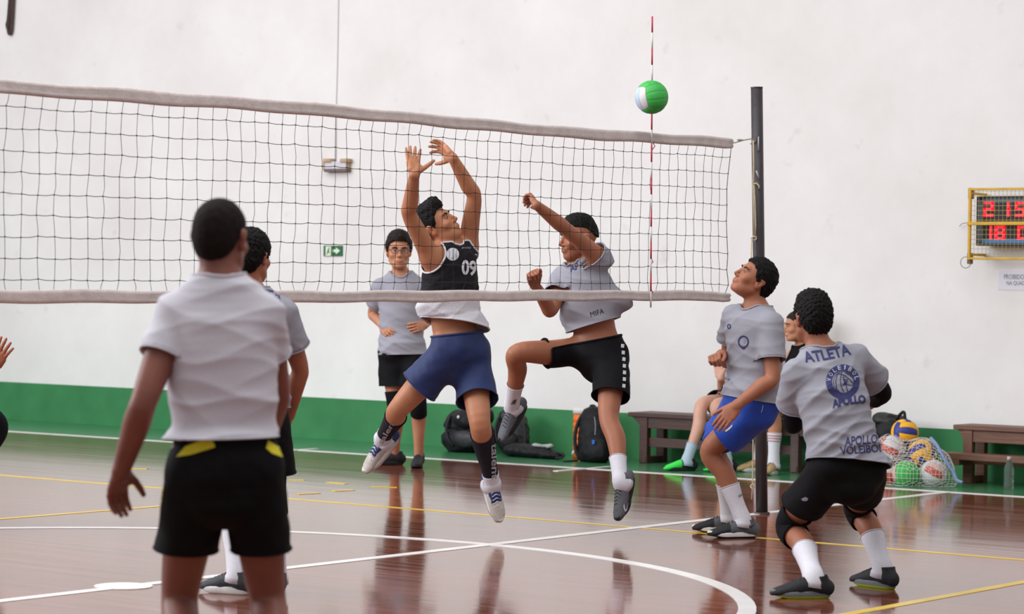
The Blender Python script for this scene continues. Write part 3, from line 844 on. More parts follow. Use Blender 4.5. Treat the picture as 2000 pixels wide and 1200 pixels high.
def creases(V, hipC, up, latv, s, seed):
    """ridged folds: slack rolls at the waist, diagonals running up to the armpits"""
    r = np.random.RandomState(seed+200); h = (V-hipC)@up/s; x = (V-hipC)@latv/s; y = (V-hipC)@np.cross(latv, up)/s
    o = np.zeros(len(V))
    for i in range(5):
        sl = r.uniform(-.7, .7); fr = r.uniform(16, 34); ph = r.uniform(0, 6.28)
        x0 = r.uniform(-.12, .12); ar = fr*(h+sl*np.sqrt((x-x0)**2+.004)*(1 if i % 2 else .3)+.5*r.uniform(-.7, .7)*x)+.9*np.sin(9*x+4*y+ph*2)+.6*np.sin(13*y-6*h+ph)+ph
        gate = .5+.5*np.sin(7*x*r.uniform(.6, 1.4)+5*h*r.uniform(.5, 1.5)+6*y+r.uniform(0, 6.28))
        o += ((1-np.abs(np.sin(ar)))**2-.25)*gate
    return o*1.45
def tee(P, sp, o):
    """o: mat, hem (pixel-free length below hips), widths; sleeve = fraction of the upper arm, None = sleeveless"""
    s = P['s']; J = P['J']; up = P['upT']; hipC = P['hipC']; w = o.get('w', 1.0); dp = o.get('d', 1.0)
    hem = o.get('hem', .06)*s
    sp_ = [hipC-up*(hem+.04*s), hipC+up*.02*s]+P['spine'][2:6]+[P['spine'][6]+up*.01]
    n = 20; S = catmull(sp_, n)
    aa = np.array(o.get('a', [.194, .190, .172, .178, .180, .135, .080]))*s*w; bb = np.array(o.get('b', [.160, .156, .128, .135, .130, .100, .076]))*s*dp
    lat = np.array([nrm(P['latH']*(1-t)+P['latS']*t) for t in np.clip(np.linspace(-.1, 1.15, n), 0, 1)])
    pr = [Prim(S, resamp(aa, n), resamp(bb, n), lat, k=.03)]
    cuts = []
    for q in 'LR':
        sh, el = J['sh'+q], J['el'+q]
        pr.append(capsule(J['neck']*.72+P['shC']*.28, sh*.94+P['shC']*.06, .062*s, .070*s, k=.045))
        sl = o.get('sleeve', .62)
        if isinstance(sl, dict): sl = sl[q]
        if sl:
            L = np.linalg.norm(el-sh); a = P['limbs']['arm'+q]
            Sx, Rx = a.part(0, L*sl+.04, 0.0, 9)
            r0, r1 = o.get('sr', (.074, .080)); nv = nrm(nrm(el-sh)+np.asarray(o.get('stilt'+q, (0, 0, 0)))); c_ = sh+(el-sh)*sl
            pr.append(Clipped(Sx, np.linspace(r0, r1, 9)*s, c_, nv, o.get('sk', .018)))
            cuts.append((c_, nv, r1*s))
    for e in o.get('extra', []): pr.append(e)
    V, Q = field_mesh(pr, o.get('res', .0085))
    N = vnormals(V, Q); amp = o.get('fold', .005)
    tt = np.clip(((V-hipC)@up)/(.5*s), 0, 1)
    wgt = 0.55+0.75*np.exp(-((tt-.15)/.25)**2)
    f = 0.6*wob(V, o.get('seed', 1), 12, (1.0, up, 1.2))+creases(V, hipC, up, P['latH'], s, o.get('seed', 1))
    V = V+N*(amp*f*wgt)[:, None]
    for c, nv, R in cuts: V, Q = open_end(V, Q, c, nv, R, o.get('res', .0085))
    V, Q = cut_plane(V, Q, hipC-up*hem+np.asarray(o.get('hshift', (0, 0, 0))), -nrm(up+np.asarray(o.get('htilt', (0, 0, 0)))), .42*s)
    fwd_ = nrm(np.cross(up, P['latS'])); nk = J['neck']+up*o.get('nup', .028)*s+fwd_*o.get('nfwd', .022)*s
    V, Q = cut_plane(V, Q, nk+up*.012*s, up, .13*s)
    V, Q = cut_ball(V, Q, nk, o.get('nr', .086)*s)
    for c, r in o.get('holes', []): V, Q = cut_ball(V, Q, c, r)
    mats = [o['mat']]; fm = None
    ob = solid(mesh_np(o.get('name', 't_shirt'), V, Q, mats, P['body'], P['base'], True, fm), .004)
    # collar rib and hems
    th = np.linspace(0, 2*math.pi, 33)
    bv = bvh_of(ob); P['tee'] = ob; P['tee_bvh'] = bv
    rimV = boundary_loops(V, Q)
    rib = o.get('rib', o['mat'])
    for loop in rimV:
        c = loop.mean(0)
        if np.linalg.norm(c-nk) < .13*s:
            mb = MB(); mb.tube(np.vstack([smooth_loop(loop), smooth_loop(loop)[:2]]), .0055*s, 6, cap=False); mb.build('collar', rib, ob, P['base'], True)
        elif o.get('trim') is not None and len(loop) > 12:
            mb = MB(); lp = smooth_loop(loop); mb.tube(np.vstack([lp, lp[:2]]), .005*s, 6, cap=False); mb.build('trim', o['trim'], ob, P['base'], True)
        elif len(loop) > 14:
            mb = MB(); lp = smooth_loop(loop); mb.tube(np.vstack([lp, lp[:2]]), .0032*s, 6, cap=False); mb.build('hem', o['mat2'] if 'split' in o else o['mat'], ob, P['base'], True)
    return ob
def boundary_loops(V, Q):
    E = np.vstack([Q[:, [0, 1]], Q[:, [1, 2]], Q[:, [2, 3]], Q[:, [3, 0]]])
    key = np.sort(E, 1); u, inv, cnt = np.unique(key, axis=0, return_inverse=True, return_counts=True)
    inv = inv.ravel()
    be = E[cnt[inv] == 1]; be = be[be[:, 0] != be[:, 1]]
    nxt = {int(a): int(b) for a, b in be}; loops = []; seen = set()
    for a in list(nxt):
        if a in seen: continue
        l = []; c = a
        while c in nxt and c not in seen: seen.add(c); l.append(c); c = nxt[c]
        if len(l) > 8: loops.append(V[l])
    return loops
def smooth_loop(L, it=3):
    for _ in range(it): L = .25*np.roll(L, 1, 0)+.5*L+.25*np.roll(L, -1, 0)
    return L

def shorts(P, sp, o):
    s = P['s']; J = P['J']; up = P['upT']; hipC = P['hipC']
    waist = o.get('waist', .11)*s
    upw = nrm(up+np.asarray(o.get('wtilt', (0, 0, 0))))
    S = catmull([hipC-up*.08*s, hipC, hipC+up*(waist*.55), hipC+up*(waist+.035*s)], 8)
    pa, pb = o.get('pa', [.145, .168, .160, .152]), o.get('pb', [.110, .134, .128, .122])
    pr = [Prim(S, resamp(np.array(pa)*s, 8), resamp(np.array(pb)*s, 8), [P['latH']]*8, k=.04)]
    hems = {}
    for q in 'LR':
        leg = P['limbs']['leg'+q]; f = o.get('len', .72)
        if isinstance(f, dict): f = f[q]
        L = np.linalg.norm(J['kn'+q]-J['hip'+q])
        r0, r1 = o.get('r', (.098, .116))
        if isinstance(r1, dict): r1 = r1[q]
        Sx, Rx = leg.part(0.0, L*f+.05*s, 0, 10)
        pr.append(Prim(Sx, np.linspace(r0, r1, 10)*s, k=o.get('lk', .035)))
        pr.append(Ell(J['hip'+q]*.8+hipC*.2+nrm(np.cross(P['latH'], up))*(-.04*s*o.get('butt', 1)), np.array([.078, .078, .085])*s, k=.05))
        h, _ = leg.part(L*f, L*f+.01, 0, 2); ax = nrm(leg.part(L*f-.05, L*f+.02, 0, 2)[0][1]-leg.part(L*f-.05, L*f+.02, 0, 2)[0][0])
        hems[q] = (h[0], nrm(ax+np.array([0, 0, -1.0])*o.get('level', 0)+np.asarray(o.get('tilt'+q, (0, 0, 0)))))
    for e in o.get('extra', []): pr.append(e)
    V, Q = field_mesh(pr, o.get('res', .0085))
    N = vnormals(V, Q)
    f = wob(V, o.get('seed', 9), 15)+.5*wob(V, o.get('seed', 9)+3, 34)
    V = V+N*(o.get('fold', .006)*f)[:, None]
    for q, ot in (('L', 'R'), ('R', 'L')):
        V, Q = cut_plane(V, Q, hems[q][0], hems[q][1], .19*s, [hems[ot][0]])
    V, Q = cut_plane(V, Q, hipC+up*waist+np.asarray(o.get('wshift', (0, 0, 0))), upw, .3*s)
    ob = solid(mesh_np('shorts', V, Q, o['mat'], P['body'], P['base']), .004)
    P['shorts'] = ob; P['shorts_bvh'] = bvh_of(ob)
    for loop in boundary_loops(V, Q):
        if len(loop) > 14:
            lp = smooth_loop(loop); mb = MB(); isw = abs((lp.mean(0)-hipC)@up-waist) < .06*s
            mb.tube(np.vstack([lp, lp[:2]]), (.0075 if isw else .0035)*s, 6, cap=False)
            mb.build('waistband' if isw else 'hem', o.get('band', o['mat']), ob, P['base'], True)
    return ob
def leg_sleeve(P, q, a, b, infl, mt, name, n=14, rib=True, limb='leg'):
    """tube worn on a limb between two lengths measured from the joint: a, b in fractions (0 hip, 1 knee, 2 ankle)"""
    J = P['J']; lb = P['limbs'][limb+q]
    j = ('hip', 'kn', 'an') if limb == 'leg' else ('sh', 'el', 'wr')
    L1 = np.linalg.norm(J[j[1]+q]-J[j[0]+q]); tot = lb.t[-1]
    f = lambda x: (x*L1 if x <= 1 else L1+(x-1)*(tot-L1))
    if name == 'sock' and np.isscalar(infl): infl = [infl, infl, infl, infl+.007]
    S, R = lb.part(f(a), f(b), infl, n)
    if name == 'sock' and b > 1.94:
        e_ = nrm(P['up'+q]); S = np.vstack([S, S[-1]-e_*.018, S[-1]-e_*.045+P['fw'+q]*.004]); R = np.concatenate([R, [R[-1]+.006, R[-1]+.008]])
    o = ring_tube(name, S, R, mt, P['body'], P['base'], 24)
    if rib:
        th = np.linspace(0, 2*math.pi, 25); e = nrm(S[1]-S[0]); u = nrm(np.cross(e, [0.3, .2, 1])); w = np.cross(e, u)
        mb = MB(); mb.tube([S[0]+(R[0]+.0005)*(u*math.cos(t)+w*math.sin(t)) for t in th], .0028, 5, cap=False); mb.build('cuff', mt, o, P['base'], True)
    return o
def feet(P, sp, q, mats, **kw):
    s = P['s']; up = nrm(sp.get('up'+q, (0, 0, 1))); an = P['J']['an'+q]
    P0 = an-up*sp.get('ankz', .092)*s
    return shoe(P0, sp['toe'+q], up, s*sp.get('shoe', 1.0), 1 if q == 'R' else -1, mats, P['body'], P['base'], **kw)

# ------------------------------------------------------------------ the players
def fh(r, a):
    v = RV*r+FV*a; v[2] = 0; return nrm(v)
SK1 = skin('deep_tan_skin', '#875244'); SK2 = skin('tan_skin', '#a9694f'); SK3 = skin('light_tan_skin', '#c08667')
SK4 = skin('warm_tan_skin', '#b67a58'); SK5 = skin('brown_skin', '#a2664a'); SK6 = skin('fair_skin', '#cf9f8b'); SK7 = skin('olive_tan_skin', '#aa6d52')
FIST = dict(curl=(1.35, 1.4, 1.4, 1.35), spread=.02, thumb=(-.1, .9))
LOOSE = dict(curl=(.35, .42, .48, .55), spread=.06, thumb=(.25, .3))
OPEN = dict(curl=(.08, .06, .08, .12), spread=.16, thumb=(.55, .1))
DBG = True

# 1 man in the foreground, seen from behind
sp = dict(key='p1', debug=DBG, label='person in plain pale grey t-shirt seen from behind in the foreground', H=1.72, D=7.8, base=(435, 1453, 0), skin=SK1, res=.0075,
    neck=(432, 566, 0), head=(431, 463, .02), shL=(342, 616, 0), shR=(516, 616, 0), hipL=(385, 915, 0), hipR=(492, 915, 0),
    elL=(281, 785, -1), wrL=(236, 922, 1), elR=(541, 770, 1), wrR=(520, 860, 1), knL=(352, 1172, 1), anL=(366, 1395, 'f'), knR=(522, 1172, 1), anR=(575, 1395, 'f'),
    handL=(221, 995, 0, cv(.55, 0, -.6), dict(curl=(.3, .35, .4, .45), spread=.04, thumb=(.3, .3))), handR=(512, 940, 1, cv(-.6, 0, .3), LOOSE),
    toeL=fh(-.15, 1), toeR=fh(.3, 1), hf=cv(.28, -.02, .96), face=True, build=1.03,
    hair=dict(style='buzz', mat=M_BUZZ, thick=.0035, curl=.0008, res=.0045))
P1 = person(sp)
tee(P1, sp, dict(mat=M_PALE_TEE, hem=-.098, fold=.0065, res=.0065, seed=4, sleeve=dict(L=.47, R=.47), sr=(.064, .070), a=[.180, .178, .168, .176, .176, .132, .078], b=[.150, .146, .126, .132, .126, .096, .074], nr=.078, nup=.036, nfwd=.0))
shorts(P1, sp, dict(mat=M_BLACK_CLOTH, waist=.105, level=3, len=.62, lk=.015, r=(.100, dict(L=.102, R=.095)), res=.0065, pa=[.150, .178, .165, .154], pb=[.11, .132, .122, .112], fold=.005))
for q, nm in (('L', 0), ('R', 1)): feet(P1, sp, q, [M_SHOE_BLACK, M_SOLE_WHITE], res=.007)
for pts in ([(345, 893), (362, 873), (412, 853), (421, 874), (372, 889)], [(519, 876), (523, 861), (548, 877), (556, 896), (530, 886)], [(318, 925), (322, 938), (316, 985), (312, 962)]):
    decal_poly(pts, P1['shorts_bvh'], 'yellow_patch', M_PRINT_Y, P1['body'], P1['base'], .004)
decal_poly([(500, 852), (512, 852), (512, 856), (500, 856)], P1['shorts_bvh'], 'label_tab', M_PRINT_G, P1['body'], P1['base'], .004)

# 2 man standing just in front of him
sp = dict(key='p2', debug=DBG, label='person with curly dark hair and grey t-shirt, mostly hidden behind the foreground man', H=1.72, D=11.55, base=(490, 1160, 0), skin=SK2,
    neck=(487, 578, 0), head=(490, 500, .02), shL=(428, 612, 0), shR=(551, 612, 0), hipL=(455, 788, 0), hipR=(523, 788, 0),
    elL=(398, 720, 0), wrL=(415, 810, 1), elR=(586, 720, 0), wrR=(565, 812, 1), knL=(440, 958, 1), anL=(464, 1122, 'f'), knR=(533, 960, 1), anR=(540, 1124, 'f'),
    handL=(415, 870, 1, cv(.6, 0, .3), LOOSE), handR=(550, 870, 1, cv(-.6, 0, .3), LOOSE), toeL=fh(-.85, .45), toeR=fh(-.3, .95), hf=cv(.38, 0, .92),
    hair=dict(style='short', mat=M_HAIR, thick=.016, curl=.0045, res=.0045, nape=.01))
P2 = person(sp)
tee(P2, sp, dict(mat=M_GREY_TEE, hem=.02, fold=.004, seed=12, sleeve=.60))
shorts(P2, sp, dict(mat=M_BLACK_CLOTH, waist=.10, level=3, len=.8))
leg_sleeve(P2, 'L', 1.42, 1.98, .006, M_SOCK, 'sock'); leg_sleeve(P2, 'R', 1.42, 1.98, .006, M_SOCK, 'sock')
leg_sleeve(P2, 'L', .82, 1.3, .007, M_BLACK_KNIT, 'knee_pad'); leg_sleeve(P2, 'R', .82, 1.3, .007, M_BLACK_KNIT, 'knee_pad')
for q in 'LR': feet(P2, sp, q, [M_SHOE_CHAR, M_SOLE_WHITE], res=.005)
decal_text('ATLETA', [(458, 552), (552, 572), (456, 572)], P2['tee_bvh'], 'back_lettering', M_PRINT, P2['body'], P2['base'])
bvb = bvh_of(P2['body'])
decal_text('PUMA', [(447, 1083), (465, 1080), (448, 1088)], BVHTree.FromPolygons([Vector(v) for v in np.vstack([P2['limbs']['legL'].S+UV*.0+RV*a-FV*.0 for a in (-.06, .06)])], [(i, i+1, 32+i+1, 32+i) for i in range(31)]), 'sock_lettering', M_PRINT_K, P2['body'], P2['base'], lift=.05) if False else None

# 3 man waiting at the back, hands on hips
sp = dict(key='p3', debug=DBG, label='person with glasses standing hands on hips by the far sideline behind the net', H=1.76, D=19.95, base=(790, 912, 0), skin=SK3, hs=1.14, gaze=.2,
    neck=(783, 540, 0), head=(779, 489, -.04), shR=(743, 562, 0), shL=(826, 562, 0), hipR=(763, 688, 0), hipL=(807, 688, 0),
    elR=(728, 613, 1), wrR=(746, 636, -1), elL=(853, 613, 1), wrL=(829, 636, -1), knR=(772, 785, -1), anR=(771, 886, 'f'), knL=(817, 788, -1), anL=(818, 890, 'f'),
    handR=(760, 654, -1, cv(.5, -.2, .8), LOOSE), handL=(804, 641, -1, cv(-.4, -.1, .9), LOOSE), toeR=fh(-.9, -.45), toeL=fh(-.12, -1), hf=cv(.10, -.04, -1),
    hair=dict(style='short', mat=M_BROWNH, thick=.015, curl=.004, res=.006, top=.012, quiff=.012))
P3 = person(sp)
tee(P3, sp, dict(mat=M_GREY_TEE, hem=.015, fold=.006, seed=22, res=.010, sleeve=.6))
shorts(P3, sp, dict(mat=M_BLACK_CLOTH, waist=.07, level=3, len=.68, res=.010))
for q in 'LR':
    leg_sleeve(P3, q, .80, 1.24, .008, M_BLACK_KNIT, 'knee_pad'); feet(P3, sp, q, [M_SHOE_BLACK, M_SOLE_BLACK], res=.007)
HT, HR, hs = P3['HT'], P3['HR'], P3['hs']
mb = MB()
for q in (-1, 1):
    th = np.linspace(0, 2*math.pi, 17)
    mb.tube([HT((q*.034+.024*math.cos(t)*(1 if abs(math.cos(t)) < .9 else .98), .108, .017*math.sin(t)-.002)) for t in th], .0022*hs, 5, cap=False)
    mb.tube([HT((q*.058, .106, .004)), HT((q*.076, .06, .006)), HT((q*.082, .0, .002))], .002*hs, 5)
mb.tube([HT((-.011, .110, .0)), HT((0, .113, .003)), HT((.011, .110, .0))], .002*hs, 5)
mb.build('glasses', mat('dark_glasses_frame', '#1a1718', .3), P3['body'], P3['base'], True)

# 4 blocker number 09
sp = dict(key='p4', debug=DBG, label='person in black jersey 09 jumping with both arms raised to block', H=1.80, D=14.3, base=(985, 1056, 0), skin=SK4,
    neck=(876, 491, 0), head=(853, 441, 0), shR=(842, 505, -.11), shL=(913, 484, .11), hipR=(876, 690, -.06), hipL=(920, 690, .06), bend=(-.02, 0, 0),
    elR=(799, 418, -1), wrR=(809, 340, -1), elL=(926, 384, -1), wrL=(884, 308, -1), knR=(779, 800, 1), anR=(746, 858, 1), knL=(938, 832, -1), anL=(962, 945, 1),
    handR=(804, 290, 0, cv(.45, 0, -.9), OPEN), handL=(851, 274, 0, cv(-.5, -.5, -.6), dict(curl=(.5, .35, .3, .35), spread=.14, thumb=(.5, .2))),
    toeR=cv(-.72, -.72, -.12), upR=cv(-.50, .50, -.62), toeL=cv(.32, -.90, -.30), upL=cv(.32, .32, -.88), hf=cv(.74, .58, -.34), hu=cv(-.58, .81, 0), hs=1.04,
    hair=dict(style='short', mat=M_HAIR, thick=.009, curl=.003, res=.0045, top=.014, quiff=.018))
P4 = person(sp)
J = P4['J']; s = P4['s']
fwd4 = nrm(np.cross(P4['latS'], P4['upT']))*-1
def two_tone(name, up, thr, top, bottom):
    mt = mat(name, top, 0.85, 0, 60, 0.3, 90, spec=.3); nt = mt.node_tree; b = nt.nodes['Principled BSDF']; L = nt.links.new
    tc = nt.nodes.new('ShaderNodeTexCoord'); d = nt.nodes.new('ShaderNodeVectorMath'); d.operation = 'DOT_PRODUCT'; d.inputs[1].default_value = up
    L(tc.outputs['Object'], d.inputs[0]); g = nt.nodes.new('ShaderNodeMath'); g.operation = 'GREATER_THAN'; g.inputs[1].default_value = thr; L(d.outputs['Value'], g.inputs[0])
    mx = nt.nodes.new('ShaderNodeMixRGB'); mx.inputs[1].default_value = lin(bottom); mx.inputs[2].default_value = lin(top); L(g.outputs[0], mx.inputs[0]); L(mx.outputs[0], b.inputs['Base Color'])
    return mt
JM = two_tone('black_and_white_jersey', tuple(P4['upT']), float((P4['hipC']-P4['base'])@P4['upT']+.325*s), '#17151a', '#cfced5')
tee(P4, sp, dict(name='jersey', mat=JM, hem=-.155, fold=.006, seed=31, sleeve=None, res=.007, a=[.195, .185, .170, .174, .172, .120, .074], b=[.16, .148, .132, .135, .128, .095, .070],
    htilt=P4['latH']*-.30, holes=[(J['shR']+(J['shR']-J['shL'])*.10+P4['upT']*.03, .105), (J['shL']+(J['shL']-J['shR'])*.10+P4['upT']*.03, .105)], trim=M_PRINT_W, nr=.075, nup=.035, rib=M_PRINT_W,
    extra=[capsule(at(838, 595, 14.22), at(826, 603, 14.2), .05, .035, k=.09)]))
shorts(P4, sp, dict(mat=M_NAVY, waist=.105, len=dict(L=.66, R=.58), seed=5, fold=.007))
leg_sleeve(P4, 'R', 1.30, 1.86, .005, M_CHARC_KNIT, 'calf_sleeve'); leg_sleeve(P4, 'L', 1.17, 1.90, .005, M_CHARC_KNIT, 'calf_sleeve')
for q in 'LR': leg_sleeve(P4, q, 1.84, 2.0, .008, M_SOCK, 'sock', rib=False)
for q in 'LR':
    o, T, R = feet(P4, sp, q, [M_SHOE_NAVY, M_SOLE_WHITE, M_SHOE_WHITE, M_PRINT_W], res=.005, toe_mat=M_SHOE_WHITE, stripe=lambda L: ((L[:, 1] > .105) | ((L[:, 2] < .055) & (L[:, 1] > -.02)) | ((np.abs(L[:, 0]) > .030) & (L[:, 1] > .02) & (L[:, 2] < .072))).astype(int))
B = P4['tee_bvh']; a4 = (P4['body'], P4['base'])
decal_text('09', [(902, 507), (931, 510), (901, 537)], B, 'number', M_PRINT_W, *a4, bold=.03)
th = np.linspace(0, 2*math.pi, 21)[:-1]
decal_poly([(884+12.5*math.cos(t), 497+12.5*math.sin(t)) for t in th], B, 'round_badge', M_PRINT_W, *a4)
for cx_, k in ((878, -1), (884, 0), (890, 1)):
    decal_poly([(cx_-.6+k*2, 487), (cx_+.6+k*2, 487), (cx_+.6, 497), (cx_+.6+k*2, 507), (cx_-.6+k*2, 507), (cx_-.6, 497)], B, 'badge_seam', M_PRINT_G, *a4, lift=.005)
decal_text('penalty', [(902, 482), (920, 482), (902, 487)], B, 'chest_lettering', M_PRINT_G, *a4)
decal_poly([(928, 496), (934, 498), (933, 500), (927, 498)], B, 'chest_mark', M_PRINT_W, *a4)
def tube_bvh(P, q, a, b, infl):
    S, R = P['limbs']['leg'+q].part(a, b, infl, 16); m_ = MB(); m_.tube(S, R, 24)
    return BVHTree.FromPolygons([Vector(v) for v in m_.v], m_.f)
def leg_len(P, q, x):
    J = P['J']; L1 = np.linalg.norm(J['kn'+q]-J['hip'+q]); return x*L1 if x <= 1 else L1+(x-1)*(P['limbs']['leg'+q].t[-1]-L1)
M_SILV = mat('silver_sock_lettering', '#a9a9b2', .7)
tb = tube_bvh(P4, 'R', leg_len(P4, 'R', 1.2), leg_len(P4, 'R', 1.95), .007)
decal_text('talent', [(738, 864), (766, 817), (747, 869)], tb, 'calf_lettering', M_SILV, *a4, lift=.004)
tb = tube_bvh(P4, 'L', leg_len(P4, 'L', 1.1), leg_len(P4, 'L', 1.95), .007)
decal_text('talent', [(972, 866), (973, 936), (959, 867)], tb, 'calf_lettering', M_SILV, *a4, lift=.004)

# 5 spiker
sp = dict(key='p5', debug=DBG, label='leaping person in black shorts with one knee raised, behind the net', H=1.76, D=15.12, base=(1205, 1044, 0), skin=SK5, hs=1.06,
    neck=(1137, 520, 0), head=(1130, 465, -.02), shR=(1102, 543, .10), shL=(1172, 505, -.10), hipR=(1146, 686, .05), hipL=(1194, 697, -.05),
    elL=(1107, 449, -1), wrL=(1048, 401, -1), elR=(1075, 607, -1), wrR=(1044, 555, -1), knR=(1012, 694, -1), anR=(999, 795, 1), knL=(1192, 822, -1), anL=(1212, 943, -1),
    handL=(1036, 374, 0, cv(-.8, -.5, .1), dict(curl=(.9, .9, .9, .9), spread=.03, thumb=(.2, .6))), handR=(1036, 512, 0, cv(.3, 0, -.9), FIST),
    toeR=cv(-.55, -.75, -.35), upR=cv(-.6, .6, -.5), toeL=cv(-.36, -.86, -.36), upL=cv(-.62, .42, -.66), hf=cv(-.93, -.03, -.36),
    hair=dict(style='flat', mat=M_HAIR, thick=.006, curl=.002, res=.0045, top=.012))
P5 = person(sp)
tee(P5, sp, dict(mat=M_GREY_TEE, hem=-.175, fold=.008, seed=41, sleeve=dict(L=.16, R=.55), sr=(.080, .086), a=[.185, .182, .168, .170, .170, .135, .08], b=[.155, .15, .14, .14, .13, .10, .076],
    htilt=P5['latH']*.12, extra=[capsule(at(1205, 585, 15.06), at(1222, 592, 15.06), .055, .042, k=.09), capsule(at(1118, 612, 15.12), at(1104, 618, 15.10), .045, .03, k=.08)]))
shorts(P5, sp, dict(mat=M_BLACK_CLOTH, waist=.085, pb=[.112, .146, .142, .132], len=dict(L=.62, R=.60), r=(.098, dict(L=.112, R=.082)), tiltR=-UV*.15, seed=15, fold=.007))
for q in 'LR':
    leg_sleeve(P5, q, 1.62, 2.0, .006, M_SOCK, 'sock'); feet(P5, sp, q, [M_SHOE_GREY, M_SOLE_BLACK], res=.005)
a5 = (P5['body'], P5['base'])
for i in range(9):
    t = i/8; x0 = 1216+6*math.sin(t*2.6)-4*t; y0 = 672+t*104
    decal_poly([(x0-3, y0), (x0+3, y0+1), (x0+3-.6, y0+8), (x0-3.6, y0+7)], P5['shorts_bvh'], 'side_stripe', M_PRINT_W, *a5)
decal_text('MIFA', [(1152, 610), (1178, 602), (1154, 620)], P5['tee_bvh'], 'shirt_mark', M_PRINT_K, *a5, bold=.0)
decal_text('AP', [(1112, 520), (1128, 513), (1115, 532)], P5['tee_bvh'], 'chest_mark', M_PRINT, *a5)
def swoosh(x, y, w, h, flip=1, rot=0.0):
    p = [(0, .35), (.12, .72), (.35, .78), (1.0, 0), (.42, .50), (.24, .55), (.18, .30), (.22, .1), (.08, .2)]
    out = []
    for u, v in p:
        X = (u-.5)*w*flip; Y = (v-.4)*h; out.append((x+X*math.cos(rot)-Y*math.sin(rot), y+X*math.sin(rot)+Y*math.cos(rot)))
    return out
def bvh_kids(P, nm):
    return [bvh_of2(c) for c in P['body'].children if c.name.startswith(nm)]
def bvh_of2(o):
    off = Vector(o.parent.location)
    return BVHTree.FromPolygons([v.co+off for v in o.data.vertices], [tuple(p.vertices) for p in o.data.polygons])
sh5 = bvh_kids(P5, 'shoe')
decal_poly(swoosh(1223, 992, 10, 26, 1, -.15), sh5[0], 'swoosh', M_PRINT_W, *a5, lift=.005)
for q, (x, y) in (('R', (1002, 786)), ('L', (1215, 946))):
    tb = tube_bvh(P5, q, leg_len(P5, q, 1.5), leg_len(P5, q, 2.0), .008)
    for k in range(3): decal_poly([(x-5+k*3.4, y+4), (x-3+k*3.4, y+4), (x+3+k*2.0, y-4-k), (x+1.5+k*2.0, y-4-k)], tb, 'sock_stripe', M_PRINT_K, *a5, lift=.004)

# 6 player in blue shorts
sp = dict(key='p6', debug=DBG, label='person in grey t-shirt and bright blue shorts looking up beside the net post', H=1.80, D=14.5, base=(1440, 1050, 0), skin=SK7, hs=1.03,
    neck=(1480, 611, 0), head=(1474, 545, -.01), shR=(1434, 621, .12), shL=(1505, 634, -.12), hipR=(1450, 778, .06), hipL=(1490, 782, -.06),
    elL=(1508, 738, 0), wrL=(1438, 793, -1), elR=(1421, 704, 1), wrR=(1408, 692, -1), knL=(1392, 886, 0), anL=(1452, 1019, 'f'), knR=(1402, 884, 0), anR=(1424, 1010, 'f'),
    handL=(1396, 842, 0, cv(.25, -.2, .9), dict(curl=(.12, .14, .16, .2), spread=.03, thumb=(.2, .2))), handR=(1384, 697, -1, cv(.5, -.7, .5), dict(curl=(.9, .95, 1, 1), spread=.02, thumb=(.1, .6))),
    toeL=fh(-.97, -.22), toeR=fh(-.98, .05), hf=cv(-.78, .55, -.30), hu=cv(.55, .83, 0), gaze=-.3,
    hair=dict(style='short', mat=M_HAIR, thick=.013, curl=.004, res=.0045, nape=.01))
P6 = person(sp)
tee(P6, sp, dict(mat=M_GREY_TEE, hem=.0, fold=.008, seed=51, sleeve=dict(L=.66, R=.50), htilt=RV*.10))
shorts(P6, sp, dict(mat=M_BLUE, waist=.10, len=.70, seed=25, fold=.006))
for q in 'LR': leg_sleeve(P6, q, 1.52, 1.97, .006, M_SOCK, 'sock'); feet(P6, sp, q, [M_SHOE_GREY, M_SOLE_WHITE, M_SOLE_BLACK], res=.005, toe_mat=M_SHOE_BLACK)
a6 = (P6['body'], P6['base']); B = P6['tee_bvh']
th = np.linspace(0, 2*math.pi, 25)[:-1]
def ring_decal(cx_, cy_, rx, ry, w, B, nm, mt, a, lift=.002, n=28):
    bm = bmesh.new(); o_ = []; i_ = []
    for k in range(n):
        t = 2*math.pi*k/n
        o_.append(bm.verts.new((cx_+rx*math.cos(t), cy_+ry*math.sin(t), 0))); i_.append(bm.verts.new((cx_+(rx-w)*math.cos(t), cy_+(ry-w)*math.sin(t), 0)))
    for k in range(n): bm.faces.new((o_[k], o_[(k+1) % n], i_[(k+1) % n], i_[k]))
    return decal_bm(bm, B, lambda u, v: (u, v), nm, mt, a[0], a[1], lift, 9)
ring_decal(1452, 668, 10.8, 12.3, 3, B, 'chest_emblem', M_PRINT, a6)
decal_poly([(1446, 676), (1456, 679), (1454, 683), (1449, 682)], B, 'chest_emblem', M_PRINT, *a6)
decal_poly([(1453, 661), (1456, 663), (1455, 671), (1451, 669)], B, 'chest_emblem', M_PRINT_G, *a6)
ring_decal(1424, 638, 4.0, 5.0, 2.4, B, 'chest_mark', M_PRINT, a6)
decal_poly([(1486, 806), (1488, 801), (1490, 792), (1491, 792), (1489, 802), (1487, 806)], P6['shorts_bvh'], 'shorts_mark', M_PRINT_W, *a6)
decal_poly([(1414, 842), (1421, 838), (1428, 832), (1431, 829), (1430, 834), (1424, 840), (1418, 844)], P6['shorts_bvh'], 'shorts_mark', M_PRINT_W, *a6)
sh6 = bvh_kids(P6, 'shoe')
decal_poly(swoosh(1469, 1027, 15, 10, 1, -.2), sh6[0], 'swoosh', M_PRINT_K, *a6, lift=.005)
for k in range(1):
    tb = tube_bvh(P6, 'L', leg_len(P6, 'L', 1.5), leg_len(P6, 'L', 1.97), .008)
    decal_poly([(1414, 975), (1421, 980), (1420, 984), (1413, 978)], tb, 'sock_mark', M_PRINT_G, *a6, lift=.004)
    decal_poly([(1442, 968), (1449, 964), (1450, 968), (1443, 972)], tb, 'sock_mark', M_PRINT_G, *a6, lift=.004)

